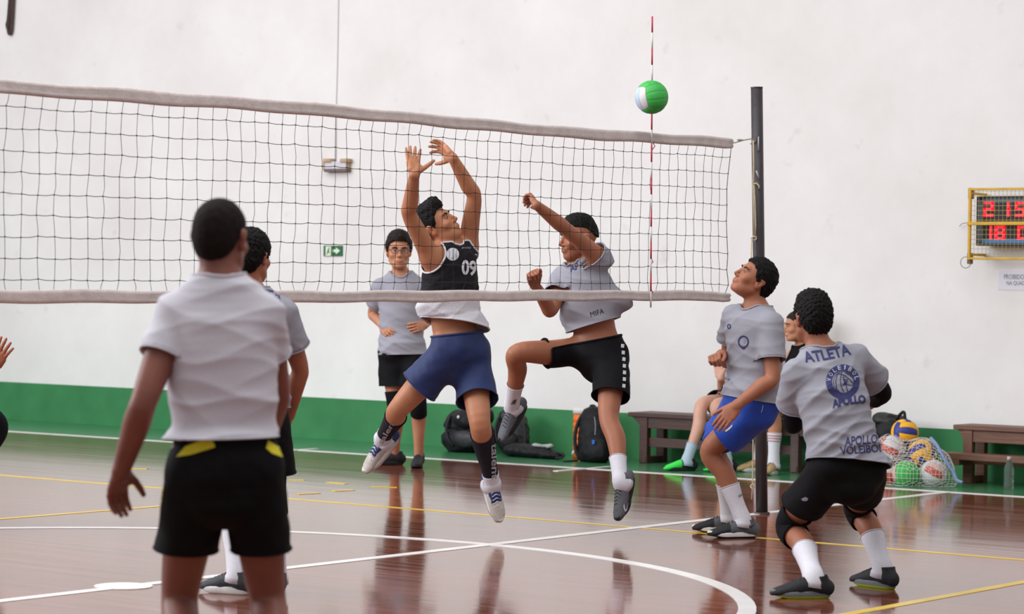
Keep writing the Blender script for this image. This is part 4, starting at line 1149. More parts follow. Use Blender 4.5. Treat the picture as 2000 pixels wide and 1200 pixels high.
# 7 player crouching at the right, back lettered ATLETA
sp = dict(key='p7', debug=DBG, label='person crouching at the right with ATLETA across the back', H=1.74, D=12.0, base=(1640, 1165, 0), skin=SK5, hs=.98,
    neck=(1604, 693, 0), head=(1586, 621, .04), shL=(1556, 732, -.08), shR=(1672, 704, .08), hipL=(1620, 912, -.15), hipR=(1690, 916, -.06), bend=(.0, 0, -.03),
    elL=(1549, 826, 1), wrL=(1556, 812, 1), elR=(1722, 766, 1), wrR=(1690, 795, 1), knL=(1547, 1030, 1), anL=(1590, 1130, 'f'), knR=(1680, 1000, 1), anR=(1725, 1112, 'f'),
    handL=(1560, 800, 1, cv(0, -.6, .3), LOOSE), handR=(1660, 800, 1, cv(0, -.6, .3), LOOSE), toeL=fh(-.99, -.12), toeR=fh(-.62, .78), hf=cv(-.34, .04, .93),
    hair=dict(style='short', mat=M_HAIR, thick=.012, curl=.0045, res=.0045, nape=.012, top=.010))
P7 = person(sp)
tee(P7, sp, dict(mat=M_GREY_TEE, hem=-.022, htilt=RV*.27, fold=.008, seed=61, res=.0075, sleeve=dict(L=.62, R=.62), sr=(.074, .088), a=[.212, .204, .180, .182, .180, .136, .08], b=[.178, .172, .134, .135, .130, .100, .076], nfwd=.0, nup=.028, nr=.09))
shorts(P7, sp, dict(mat=M_BLACK_CLOTH, waist=.085, len=dict(L=.68, R=.56), level=.4, r=(.096, .108), butt=.4, pa=[.14, .160, .158, .150], pb=[.10, .125, .125, .12], seed=35))
for q in 'LR':
    leg_sleeve(P7, q, .80, 1.22, .012, M_BLACK_KNIT, 'knee_pad', 18); leg_sleeve(P7, q, 1.50, 1.98, .007, M_SOCK, 'sock')
    leg_sleeve(P7, q, .70, 1.45, .008, M_BLACK_KNIT, 'elbow_pad', 14, True, 'arm')
    feet(P7, sp, q, [M_SHOE_BLACK, M_SOLE_GREY, M_LIME], res=.005)
a7 = (P7['body'], P7['base']); B = P7['tee_bvh']
decal_text('ATLETA', [(1567, 690), (1657, 674), (1574, 711)], B, 'back_lettering', M_PRINT, *a7, bold=.03, bend=-.12)
ring_decal(1646, 746, 33, 34, 12, B, 'round_emblem', M_PRINT, a7, n=40)
ring_decal(1648, 747, 21, 22, 1.2, B, 'ball_outline', M_PRINT, a7, lift=.0028)
for i, ch in enumerate('VOLEIBOL'):
    an_ = math.radians(-172+i*22.5); r_ = 27.5
    c = np.array([1646+r_*math.cos(an_), 746+r_*1.02*math.sin(an_)]); tx = np.array([-math.sin(an_), math.cos(an_)]); ty = np.array([-math.cos(an_), -math.sin(an_)])
    w_ = .8 if ch == 'I' else 2.8; decal_text(ch, [c-tx*w_-ty*4.2, c+tx*w_-ty*4.2, c-tx*w_+ty*4.2], B, 'emblem_letter', M_PRINT_W, *a7, bold=.0, lift=.0036)
def stroke(pts, w, B, nm, mt, a, lift=.0028):
    bm = bmesh.new(); P = np.array(pts, float); T = np.gradient(P, axis=0); T /= np.linalg.norm(T, axis=1)[:, None]
    Nn = np.stack([-T[:, 1], T[:, 0]], 1)*w/2; l = [bm.verts.new((*p, 0)) for p in P+Nn]; r = [bm.verts.new((*p, 0)) for p in P-Nn]
    for i in range(len(P)-1): bm.faces.new((l[i], l[i+1], r[i+1], r[i]))
    return decal_bm(bm, B, lambda u, v: (u, v), nm, mt, a[0], a[1], lift, 9)
for pts in ([(1636, 730), (1632, 745), (1634, 760), (1640, 767)], [(1644, 727), (1641, 742), (1643, 756), (1648, 766)], [(1636, 730), (1648, 733), (1660, 742), (1668, 752)], [(1650, 727), (1660, 733), (1668, 742)],
            [(1652, 750), (1660, 753), (1670, 752)], [(1656, 742), (1652, 750), (1654, 760), (1656, 766)], [(1646, 736), (1650, 742), (1656, 742)]):
    stroke(pts, 1.6, B, 'ball_seam', M_PRINT, a7)
decal_poly([(1645, 740), (1655, 746), (1652, 752), (1644, 754), (1649, 747)], B, 'ball_seam', M_PRINT, *a7)
decal_text('APOLLO', [(1624, 779), (1689, 769), (1626, 796)], B, 'emblem_word', M_PRINT, *a7, bold=.05, lift=.003, bend=.18)
decal_text('APOLLO', [(1650, 854), (1714, 848), (1650, 872)], B, 'hem_lettering', M_PRINT, *a7, bold=.02)
decal_text('VOLEIBOL', [(1640, 873), (1724, 867), (1642, 889)], B, 'hem_lettering', M_PRINT, *a7, bold=.02)
decal_poly([(1565, 975), (1573, 971), (1579, 974), (1576, 979), (1568, 979)], P7['shorts_bvh'], 'shorts_mark', M_PRINT_G, *a7)

# 8 and 9 on the bench
sp = dict(key='p8', debug=DBG, label='person seated on the bench in neon green shoes, mostly hidden behind the blue shorts', H=1.66, D=20.35, base=(1400, 917, 0), skin=SK6, res=.011,
    neck=(1462, 690, .1), head=(1458, 642, .05), shR=(1440, 708, .15), shL=(1486, 708, 0), hipR=(1432, 781, .15), hipL=(1446, 784, 0),
    elR=(1412, 768, -1), wrR=(1407, 738, -1), elL=(1462, 765, -1), wrL=(1420, 792, -1), knR=(1372, 796, -1), anR=(1342, 899, 'f'), knL=(1402, 800, -1), anL=(1420, 901, 'f'),
    handR=(1402, 702, 0, cv(-.2, -.3, -.9), LOOSE), handL=(1395, 794, 0, cv(.2, -.9, .2), LOOSE), toeR=fh(-.95, -.3), toeL=fh(-.95, -.3), hf=cv(-.9, 0, -.4),
    hair=dict(style='short', mat=M_BROWNH, thick=.012, curl=.003, res=.006))
P8 = person(sp)
tee(P8, sp, dict(mat=M_GREY_TEE, hem=.02, fold=.005, seed=71, res=.011, sleeve=.62))
shorts(P8, sp, dict(mat=M_BLACK_CLOTH, waist=.1, len=.55, res=.011))
for q in 'LR':
    leg_sleeve(P8, q, 1.72, 2.0, .006, mat('pale_blue_sock', '#a9bccb', .9), 'sock')
    feet(P8, sp, q, [M_SHOE_BLACK, M_SOLE_BLACK], res=.007, toe_mat=M_GREEN_SHOE, stripe=lambda L: ((L[:, 1] > .055)).astype(int), lace=False)
sp = dict(key='p9', debug=DBG, label='person in dark vest and tan shoes seated on the bench', H=1.70, D=20.1, base=(1510, 925, 0), skin=SK3, res=.011,
    neck=(1572, 676, .05), head=(1556, 637, 0), shR=(1552, 696, .15), shL=(1592, 700, -.05), hipR=(1560, 782, .1), hipL=(1580, 785, -.05),
    elR=(1545, 770, -1), wrR=(1500, 785, -1), elL=(1590, 775, -1), wrL=(1545, 795, -1), knR=(1490, 797, -1), anR=(1482, 900, 'f'), knL=(1512, 797, -1), anL=(1511, 905, 'f'),
    handR=(1490, 800, 0, cv(0, -.9, .2), LOOSE), handL=(1520, 800, 0, cv(0, -.9, .2), LOOSE), toeR=fh(-.9, -.4), toeL=fh(-.45, -.85), hf=cv(-.96, -.02, -.22),
    hair=dict(style='short', mat=M_BROWNH, thick=.008, curl=.002, res=.006))
P9 = person(sp)
J = P9['J']
tee(P9, sp, dict(name='vest', mat=M_BLACK_CLOTH, hem=.02, fold=.005, seed=81, res=.011, sleeve=None, holes=[(J['shR']+(J['shR']-J['shL'])*.08+P9['upT']*.03, .135), (J['shL']+(J['shL']-J['shR'])*.08+P9['upT']*.03, .105)]))
shorts(P9, sp, dict(mat=M_BLACK_CLOTH, waist=.1, len=.75, res=.011))
a9 = (P9['body'], P9['base'])
for q in 'LR':
    leg_sleeve(P9, q, 1.50, 2.0, .006, M_SOCK, 'sock')
    for k in range(3): leg_sleeve(P9, q, 1.53+.045*k, 1.55+.045*k, .0095, mat('pink_sock_stripe', '#c79aa2', .9), 'sock_stripe', 3, False)
    feet(P9, sp, q, [M_BEIGE_SHOE, M_SOLE_WHITE], res=.006, high=.03)

# 10 player whose hand and knee reach into the frame at the left edge
sp = dict(key='p10', debug=DBG, label='person at the left edge, only an open hand and knee pad showing', H=1.76, D=14.3, base=(-60, 1060, 0), skin=SK2, res=.011,
    neck=(-86, 598, 0), head=(-72, 545, 0), shR=(-92, 628, -.16), shL=(-84, 624, .16), hipR=(-112, 770, -.09), hipL=(-108, 768, .09),
    elR=(-66, 712, 0), wrR=(-12, 716, -1), elL=(-60, 712, 1), wrL=(-40, 680, 1), knR=(-12, 838, 0), anR=(-80, 1003, 'f'), knL=(-40, 846, 0), anL=(-90, 994, 'f'),
    handR=(14, 668, 0, cv(.3, .2, .9), OPEN), handL=(-30, 640, 0, cv(.8, .2, -.2), OPEN), toeR=fh(.95, -.2), toeL=fh(.9, .3), hf=cv(.95, .2, -.1),
    hair=dict(style='short', mat=M_HAIR, thick=.012, curl=.003, res=.006))
P10 = person(sp)
tee(P10, sp, dict(mat=M_JERSEY, hem=.02, fold=.005, seed=91, res=.011, sleeve=.6))
shorts(P10, sp, dict(mat=M_NAVY, waist=.1, len=.62, res=.011))
for q in 'LR': leg_sleeve(P10, q, .78, 1.22, .012, M_BLACK_KNIT, 'knee_pad'); leg_sleeve(P10, q, 1.6, 1.98, .006, M_SOCK, 'sock'); feet(P10, sp, q, [M_SHOE_BLACK, M_SOLE_WHITE], res=.008)

# ------------------------------------------------------------------ net, post, antenna
M_CORD = mat('black_net_cord', '#241f26', .8)
M_TAPE = mat('worn_white_tape', '#d4c9c5', .85, .10, 14, .35, 40)
M_ROPE = mat('cream_rope', '#c9b596', .9, .12, 60, .4, 200)
M_POST = mat('dark_grey_post_paint', '#3c373a', .45, .15, 14, .15, 40)
M_CHIP = mat('chipped_paint_metal', '#a8a4a4', .5)
NY0, NY1 = -5.2, 5.385
def net_top(y): return float(np.interp(y, [-5.2, -.58, 1.27, 3.6, 5.385], [2.30, 2.236, 2.274, 2.288, 2.326]))
def net_bot(y): return float(np.interp(y, [-5.2, -.58, 1.25, 3.62, 4.6, 5.2, 5.33], [1.36, 1.327, 1.339, 1.366, 1.374, 1.378, 1.368]))
def net_x(y, z):
    t = (z-net_bot(y))/(net_top(y)-net_bot(y)); return 0.012*math.sin(y*1.7+z*3)*math.sin(math.pi*min(max(t, 0), 1))
net = empty('volleyball_net', (0, NY1, 0)); tag(net, 'black cord volleyball net with worn white tapes along its top and bottom', 'net')
nb_ = (0, NY1, 0)
ys = np.linspace(NY0, NY1, 150)
def tape(name, zf, h, ph):
    m_ = MB(); n = 14; V = []; F = []
    for i, y in enumerate(ys):
        k = min(1, (NY1-y)/.10+.35); hh = h*(0.82+.18*min(1, k))*(1+.05*math.sin(y*5.1+ph)); c = zf(y)
        lo_ = .012*math.sin(y*2.3+ph)
        for j in range(n):
            t = 2*math.pi*j/n; zz = math.sin(t)*hh/2; xx = math.cos(t)*(.011+.006*abs(math.cos(math.pi*(zz/hh+.5+lo_*4)*1.0)))
            pinch = 1-.55*math.exp(-((zz/hh-.02-.08*math.sin(y*1.9+ph))/.07)**2)
            V.append((xx*pinch+net_x(y, c), y, c+zz+.003*math.sin(y*9+ph)))
    for i in range(len(ys)-1):
        for j in range(n): F.append((i*n+j, i*n+(j+1) % n, (i+1)*n+(j+1) % n, (i+1)*n+j))
    F += [tuple(range(n))[::-1], tuple((len(ys)-1)*n+j for j in range(n))]
    m_.add(V, F); return m_.build(name, M_TAPE, net, nb_, True)
tape('top_tape', lambda y: net_top(y), .066, 0.3)
ysb = ys
tape('bottom_tape', lambda y: net_bot(min(y, 5.33)), .062, 2.1)
m_ = MB(); r_ = random.Random(4)
rowsz = lambda y, i: (net_bot(y)+.031)+(net_top(y)-net_bot(y)-.064)*((i+.45)/9.0)
side_in = lambda y, t: 0
NR = 9
cols = np.arange(NY1-.012, NY0, -.0985)
def netpt(c, i):
    y = cols[c]; jit = random.Random(c*97+i*31)
    bow = -.055*math.sin(math.pi*min(max((i+.4)/9, 0), 1))*math.exp(-(NY1-y)/.55)     # the free end bows inward between its ties
    yy = y+bow+jit.uniform(-.006, .006); z = rowsz(y, i)+jit.uniform(-.004, .004)
    return np.array([net_x(y, z)+.004*jit.uniform(-1, 1), yy, z])
for c in range(len(cols)):
    pts = []
    y = cols[c]; jt = random.Random(c*7+1)
    top = np.array([net_x(y, 2.3), y+.010-.004*(c == 0), net_top(y)-.028]); bot = np.array([0, y+jt.uniform(-.02, .02)-.02*(c == 0), net_bot(y)+.027])
    seq = [bot]+[netpt(c, i) for i in range(NR)]+[top]
    for a, b in zip(seq[:-1], seq[1:]):
        k = jt.choice([0, 0, 0, .4, -.5, .8]); amp = jt.uniform(.0, .010)*k
        pts.append(a); 
        for t in (.35, .68): pts.append(a+(b-a)*t+np.array([0, amp*math.sin(math.pi*t*1.1), 0]))
    pts.append(top)
    m_.tube(pts, .0026 if c == 0 else .0016, 4)
for i in range(NR):
    pts = []
    for c in range(len(cols)):
        p = netpt(c, i); pts.append(p)
        if c+1 < len(cols):
            q = netpt(c+1, i); pts.append((p+q)/2-np.array([0, 0, .003]))
    m_.tube(pts, .0016, 4)
for c in range(len(cols)):
    for i in range(NR):
        p = netpt(c, i); m_.box(p, (.0055, .0055, .0055))
o = m_.build('cord_mesh', M_CORD, net, nb_); tag(o, kind='stuff')
POST_B = on_z(1488, 1004.5); DPOST = depth(POST_B); POST_T = at(1478, 172, DPOST); PAX = nrm(POST_T-POST_B)
m_ = MB(); m_.tube([(0, NY1, net_top(NY1)), (0, NY1+.04, net_top(NY1)+.006), on_x(1452, 274, .0), on_x(1470, 271, .01)], .004, 6)
m_.tube([on_x(1440, 273, 0), on_x(1446, 274, 0), on_x(1452, 274, 0)], [.004, .009, .004], 7)
m_.build('top_tie_rope', mat('pale_green_rope', '#a9b0a0', .9), net, nb_, True)
m_ = MB(); m_.tube([(0, 5.375, net_bot(5.3)+.0), (0, 5.395, net_bot(5.3)-.02), on_x(1420, 585, 0)], .0035, 6); m_.tube([on_x(1417, 584.5, 0), on_x(1420, 586, 0), on_x(1423, 587, 0)], [.006, .013, .006], 8)
m_.build('bottom_tie_knot', mat('olive_rope', '#8c7c3c', .9), net, nb_, True)
for k, (yp, lean) in enumerate(((None, None), (-5.62, None))):
    B0 = POST_B if k == 0 else np.array([0, yp, 0]); T0 = POST_T if k == 0 else np.array([0, yp-.03, 2.72]); ax = nrm(T0-B0)
    post = empty('net_post', B0); tag(post, 'dark grey steel post holding the right end of the net' if k == 0 else 'dark grey steel post holding the far left end of the net', 'post')
    m_ = MB(); m_.tube([B0+ax*.0, B0+ax*.8, B0+ax*1.7, T0], .0375, 24); m_.build('shaft', M_POST, post, B0, True)
    m_ = MB(); m_.tube([T0, T0+ax*.006], .039, 24); m_.build('end_cap', M_POST, post, B0)
    m_ = MB(); m_.tube([B0, B0+ax*.012], .05, 24); m_.build('floor_collar', mat('brass_floor_sleeve', '#6a5f58', .4, metal=.6), post, B0)
    side = nrm(CAM-B0); side[2] = 0
    m_ = MB(); m_.tube([B0+ax*(2.345)-RV*.045, B0+ax*2.352-RV*.030, B0+ax*2.352-RV*.02-FV*.04, B0+ax*2.39-FV*.046+RV*.002, B0+ax*2.30-FV*.046+RV*.002], .005, 6); m_.build('net_hook', M_CHIP, post, B0, True)
    m_ = MB(); m_.tube([B0+ax*2.17-FV*.034-RV*.012, B0+ax*2.17-FV*.050-RV*.012, B0+ax*2.145-FV*.05-RV*.004, B0+ax*2.12-FV*.036+RV*.004], .006, 6); m_.build('cleat', M_CHIP, post, B0, True)
    if k == 0:
        for dz, w_, h_ in ((2.66, .012, .06), (2.62, .009, .05)):
            m_ = MB(); c = B0+ax*dz-FV*.0365-RV*.008
            m_.add([c+RV*x-FV*(.002-.3*x*x)+ax*z for x, z in ((-w_, -h_/2), (w_*.6, -h_/2), (w_, h_/2), (-w_*.8, h_/2))], [(0, 1, 2, 3)])
        rp = empty('post_rope', B0); tag(rp, 'cream rope tied along the post with one end hanging near the floor', 'rope')
        q = lambda px, py, dd=-.045: at(px, py, DPOST+dd)
        m_ = MB(); m_.tube([q(1471, 274), q(1472, 320), q(1471, 362), q(1472.5, 410), q(1473, 462)], .0042, 7); m_.tube([q(1472, 362), q(1475, 400), q(1476, 440), q(1475, 464)], .0042, 7); m_.build('rope_run', M_ROPE, rp, B0, True)
        m_ = MB(); m_.tube([q(1472, 360), q(1477, 358), q(1482, 363), q(1483, 369)], .006, 7); m_.tube([q(1467, 466), q(1472, 462), q(1477, 463), q(1477, 468), q(1470, 470), q(1467, 466)], .005, 7); m_.build('rope_knot', M_ROPE, rp, B0, True)
        m_ = MB(); m_.tube([q(1468, 467), q(1466.5, 520), q(1466, 600), q(1467, 700), q(1469.5, 800), q(1471, 870), q(1470, 948), q(1468, 976)], .0042, 7); m_.build('hanging_end', M_ROPE, rp, B0, True)
        m_ = MB(); m_.tube([q(1466, 950), q(1470, 946), q(1474, 952), q(1470, 957), q(1466, 950)], .006, 7); m_.build('end_knot', M_ROPE, rp, B0, True)
# antenna
A0 = on_x(1271, 601, .022); A1 = on_x(1274, 32, .022)
ant = empty('net_antenna', A0); tag(ant, 'thin red and white striped antenna rising above the net tape', 'antenna')
MR = mat('antenna_red', '#c22f46', .5); MW_ = mat('antenna_white', '#dcd8d6', .5)
nseg = 18
for i in range(nseg):
    a = A1+(A0-A1)*(i/nseg); b = A1+(A0-A1)*((i+1)/nseg); m_ = MB(); m_.tube([a, b], .0052, 8); m_.build('rod_segment', MR if i % 2 == 0 and i < 17 else MW_, ant, A0, True)
m_ = MB()
for zc in (net_top(4.5)-.05, net_bot(4.5)+.02, net_bot(4.5)+.20): m_.tube([(0, 4.50, zc-.02), (.026, 4.49, zc), (0, 4.51, zc+.02)], .003, 5)
m_.build('fastening', MR, ant, A0, True)

# ------------------------------------------------------------------ balls
def ball(c, r, cols_, R, label, group=None, cat='ball', seamm=None):
    """six faces of three strips each, every strip a raised panel"""
    c = np.asarray(c); root = empty('volleyball', c-np.array([0, 0, 0])); tag(root, label, cat, group)
    core = feature('bladder', c, np.array([r, r, r])*.975, np.eye(3), seamm or mat('ball_seam_dark', '#6c6a68', .7), root, c, 24)
    fr = [(0, 1, 2), (0, 2, 1), (1, 2, 0), (1, 0, 2), (2, 0, 1), (2, 1, 0)]; idx = 0
    for f in range(6):
        ax = f//2; sg = 1 if f % 2 == 0 else -1; u, v = ((1, 2), (2, 0), (0, 1))[ax]
        for k in range(3):
            n = 7; V = []; F = []
            for i in range(n):
                for j in range(n*2):
                    a = (-1+2/3*k+2/3*(i/(n-1)*.96+.02)); b = -1+2*(j/(2*n-1)*.985+.0075)
                    p = np.zeros(3); p[ax] = sg; p[u] = math.tan(a*math.pi/4); p[v] = math.tan(b*math.pi/4); p = p/np.linalg.norm(p)
                    e = min(i, n-1-i, j, 2*n-1-j); V.append(c+R@(p*r*(.985 if e == 0 else 1.0)))
            for i in range(n-1):
                for j in range(2*n-1):
                    q = (i*2*n+j, (i+1)*2*n+j, (i+1)*2*n+j+1, i*2*n+j+1); F.append(q if sg > 0 else q[::-1])
            mesh_np('panel', V, F, cols_[f][k] if isinstance(cols_[f], (list, tuple)) else cols_[f], root, c, True)
    return root
def rotm(rx, ry, rz): return np.array(Matrix.Rotation(rz, 3, 'Z') @ Matrix.Rotation(ry, 3, 'Y') @ Matrix.Rotation(rx, 3, 'X'))
BG = mat('ball_green_leather', '#3fb850', .55, .05, 40, .15, 160); BW = mat('ball_white_leather', '#d9d6d8', .55, .04, 40, .15, 160)
BY = mat('ball_yellow_leather', '#f2b21c', .5, .05, 40, .15, 160); BB = mat('ball_blue_leather', '#2d3387', .5, .05, 40, .15, 160)
BR_ = mat('ball_red_leather', '#cf5a44', .55, .05, 40, .15, 160); BP = mat('ball_pale_pink_leather', '#dcb3ae', .55, .05, 40, .15, 160); BLB = mat('ball_pale_blue_print', '#b9cfe6', .55)
camR = np.stack([RV, -FV, UV], 1)            # columns: right, toward, up
# x = right, y = toward the camera, z = up
ball(at(1272.5, 190, 14.95), .0985, [BG, [BW, BLB, BW], BG, BW, BG, BG], camR @ rotm(.0, -.16, .0) @ rotm(0, 0, -.40), 'green and white volleyball in the air in front of the antenna', seamm=mat('ball_seam_pale', '#7f9a86', .7))
def wy(px, py, y): return on_y(px, py, y)
MK = [[BY, BB, BY], [BB, BY, BB], [BY, BB, BY], [BB, BY, BB], [BY, BB, BY], [BY, BB, BY]]
GB = 'volleyballs in the net bag'
ball(wy(1767, 846, 8.93), .104, MK, camR @ rotm(.2, .15, -.2), 'yellow and blue volleyball on top of the pile in the net bag', GB)
ball(wy(1801, 886, 8.86), .104, MK, camR @ rotm(.5, -.5, .5), 'yellow and blue volleyball in the middle of the net bag', GB)
ball(wy(1770, 927, 8.70), .103, [BG, BP, BG, BP, [BP, BW, BP], BG], camR @ rotm(.5, 0, .3), 'green and pale pink volleyball at the front of the net bag', GB)
ball(wy(1823, 926, 8.80), .103, [[BW, BP, BW], BW, [BW, BR_, BP], BW, BW, BW], camR @ rotm(.2, .5, .2), 'white and pink volleyball at the right of the net bag', GB)
ball(wy(1742, 878, 8.84), .103, [BW, BR_, [BW, BR_, BW], BW, BW, BR_], camR @ rotm(.0, .4, .4), 'white and red volleyball half hidden at the left of the net bag', GB)
ball(wy(1728, 931, 8.72), .103, [BR_, BW, [BR_, BR_, BW], BW, BW, BR_], camR @ rotm(.1, .1, -.3), 'red volleyball low at the left of the net bag behind the crouching player', GB)
ctr = [wy(1767, 846, 8.93), wy(1801, 886, 8.86), wy(1770, 927, 8.70), wy(1823, 926, 8.80), wy(1742, 878, 8.84), wy(1728, 931, 8.72)]
tail = [wy(1840, 900, 8.86), wy(1852, 936, 8.84), wy(1872, 946, 8.84)]
pr = [Ell(c, (.122,)*3, None, .10) for c in ctr[1:]]+[Prim(tail, [.05, .045, .015], k=.12)]
V, Q = field_mesh(pr, .036)
V[:, 2] = np.maximum(V[:, 2], .004)
keep = V[Q].mean(1)[:, 2] < wy(1767, 852, 8.9)[2]
V, Q = compact(V, Q, keep)
bagb = wy(1790, 952, 8.8); bagb[2] = 0
edges = set()
for q in Q:
    for a, b in ((q[0], q[1]), (q[1], q[2]), (q[2], q[3]), (q[3], q[0])): edges.add((min(a, b), max(a, b)))
m_ = MB()
for a, b in edges:
    if np.linalg.norm(V[a]-V[b]) > .004: m_.tube([V[a], V[b]], .0016, 4, cap=False)
bag = m_.build('ball_net_bag', mat('pale_net_cord', '#d8d4cf', .8), None, bagb); tag(bag, 'pale cord net bag full of volleyballs on the floor beside the bench', 'bag')
m_ = MB(); m_.tube(catmull([wy(1818, 856, 8.80), wy(1830, 870, 8.76), wy(1845, 897, 8.74), wy(1862, 922, 8.76), wy(1869, 938, 8.76), wy(1880, 943, 8.76)], 20), .012, 8)
m_.build('drawstring', mat('pale_blue_rope', '#8494bb', .9, .15, 60, .4, 120), bag, bagb, True)

# ------------------------------------------------------------------ bags by the wall
M_BAG = mat('black_nylon', '#0e0d11', .6, .2, 20, .35, 30, spec=.3); M_BAGG = mat('grey_black_nylon', '#222227', .5, .3, 14, .35, 24, spec=.5); M_STRAP = mat('black_webbing', '#0f0e12', .7)
def soft(name, prims, mt, parent, base, fold=.008, seed=1, res=.016):
    V, Q = field_mesh(prims, res); N = vnormals(V, Q); w1 = wob(V, seed, 13); w2 = wob(V, seed+9, 24); V = V+N*(fold*.8*w1+fold*1.3*((1-np.abs(w2))**2-.4)+fold*.4*wob(V, seed+5, 48))[:, None]
    V[:, 2] = np.maximum(V[:, 2], .003)
    V[:, 1] = np.minimum(V[:, 1], WALL_Y-.005)
    return mesh_np(name, V, Q, mt, parent, base)
def straps(pts, r, mt, parent, base, name='strap'):
    m_ = MB(); m_.tube(catmull(pts, 16), r, 6); return m_.build(name, mt, parent, base, True)
E_ = lambda px, py, y, r, k=.06: Ell(wy(px, py, y), r, None, k)
# pile at the left: two-lobed rucksack
b = wy(920, 884, 9.2); b[2] = 0
t = empty('backpack', b); tag(t, 'bulky black backpack slumped on the floor, leftmost of the bags by the wall', 'bag', None)
soft('main_compartment', [E_(914, 858, 9.25, (.245, .15, .125)), E_(902, 862, 9.18, (.19, .14, .11)), E_(935, 850, 9.3, (.16, .14, .14))], M_BAG, t, b, .012, 3)
soft('top_flap', [E_(912, 822, 9.25, (.19, .13, .10)), E_(932, 815, 9.3, (.14, .12, .11)), E_(885, 833, 9.2, (.08, .08, .06))], M_BAG, t, b, .012, 8)
soft('front_pocket', [E_(908, 858, 9.07, (.15, .05, .075))], M_BAGG, t, b, .006, 4)
straps([wy(880, 812, 9.13), wy(872, 835, 9.08), wy(874, 855, 9.03), wy(886, 872, 9.05)], .013, M_STRAP, t, b)
straps([wy(932, 800, 9.25), wy(936, 793, 9.25), wy(944, 794, 9.26), wy(947, 801, 9.27)], .010, M_STRAP, t, b, 'grab_handle')
feature('badge', wy(895, 815, 9.10), np.array([.014, .006, .014]), np.eye(3), M_PRINT_W, t, b, 10)
# upright grey-black bag
b = wy(1000, 888, 9.2); b[2] = 0
t = empty('gym_bag', b); tag(t, 'upright dark grey gym bag beside the bulky backpack', 'bag')
soft('main_compartment', [E_(1003, 862, 9.3, (.145, .13, .13)), E_(1003, 835, 9.33, (.13, .12, .13)), E_(998, 815, 9.36, (.10, .09, .08))], M_BAGG, t, b, .010, 13)
soft('front_pocket', [E_(992, 862, 9.17, (.10, .05, .09))], M_BAG, t, b, .006, 14)
straps([wy(978, 812, 9.27), wy(972, 822, 9.2), wy(968, 842, 9.17), wy(972, 866, 9.17)], .013, M_STRAP, t, b)
straps([wy(1010, 806, 9.33), wy(1020, 820, 9.25), wy(1026, 850, 9.22), wy(1024, 880, 9.2)], .013, M_STRAP, t, b)
# flat bag
b = wy(1040, 894, 9.05); b[2] = 0
t = empty('shoe_bag', b); tag(t, 'flat black bag lying on the green floor in front of the gym bag', 'bag')
soft('pouch', [E_(1015, 880, 9.05, (.16, .10, .06)), E_(1048, 885, 9.05, (.15, .10, .05)), E_(1082, 889, 9.05, (.10, .08, .035))], M_BAG, t, b, .008, 18, .012)
soft('crumpled_plastic', [E_(1050, 871, 9.05, (.05, .04, .02)), E_(1072, 872, 9.05, (.04, .035, .022))], mat('clear_grey_plastic', '#9aa09c', .25, .2, 30, .4, 60), t, b, .006, 20, .008)
straps([wy(1088, 884, 9.0), wy(1100, 889, 8.98), wy(1098, 894, 8.95), wy(1085, 895, 8.95)], .009, M_STRAP, t, b)
# upright backpack
b = wy(1157, 904, 8.98); b[2] = 0
t = empty('backpack', b); tag(t, 'upright black backpack with a small blue tag, leaning by the orange cooler', 'bag')
soft('main_compartment', [E_(1160, 868, 9.05, (.145, .11, .17)), E_(1160, 835, 9.08, (.125, .10, .15)), E_(1157, 812, 9.1, (.08, .075, .07)), E_(1160, 893, 9.05, (.14, .11, .06))], M_BAG, t, b, .005, 23, .012)
soft('front_pocket', [E_(1160, 877, 8.94, (.115, .05, .10)), E_(1162, 890, 8.94, (.11, .05, .05))], M_BAG, t, b, .004, 24, .012)
straps([wy(1150, 802, 9.08), wy(1134, 816, 9.03), wy(1124, 845, 9.0), wy(1124, 875, 8.98), wy(1132, 898, 8.98)], .016, M_STRAP, t, b)
straps([wy(1152, 800, 9.1), wy(1154, 793, 9.1), wy(1161, 793, 9.1), wy(1164, 800, 9.1)], .009, M_STRAP, t, b, 'grab_handle')
straps([wy(1128, 900, 8.95), wy(1115, 901, 8.85), wy(1100, 902, 8.80)], .008, M_STRAP, t, b)
m_ = MB(); m_.box(wy(1159, 864, 8.885), (.026, .006, .034), bev=.002); m_.build('zip_tag', mat('blue_rubber_tag', '#2b6fd0', .5), t, b)
m_ = MB(); m_.tube(catmull([wy(1161, 815, 9.0), wy(1163, 832, 8.965), wy(1162, 850, 8.93)], 8), .004, 5); m_.build('zip', M_PRINT_G, t, b)
# orange cooler jug
jc = wy(1140, 880, 9.32); jb = np.array([jc[0], 9.32, 0.])
zt = wy(1140, 797, 9.32)[2]
t = empty('cooler_jug', jb); tag(t, 'orange cooler jug with white lid half hidden behind the upright backpack', 'jug')
hz_ = zt-.05
m_ = MB(); prof = [(.085, 0), (.092, .01)]
for i in range(7): prof += [(.092, .02+hz_*.9*i/7), (.092, .02+hz_*.9*(i+.75)/7), (.088, .02+hz_*.9*(i+.85)/7)]
prof += [(.092, hz_)]
m_.lathe(prof, 24, jb); m_.build('body', mat('orange_plastic', '#f0701c', .45), t, jb, True)
m_ = MB(); m_.lathe([(.096, hz_), (.096, hz_+.035), (.085, hz_+.05), (.02, hz_+.052)], 24, jb); m_.build('lid', mat('white_plastic', '#dedad7', .5), t, jb, True)
m_ = MB(); m_.tube([jb+(-.02, -.09, .06), jb+(-.02, -.12, .06), jb+(-.02, -.125, .035)], .012, 8); m_.build('spigot', mat('white_plastic', '#dedad7', .5), t, jb, True)

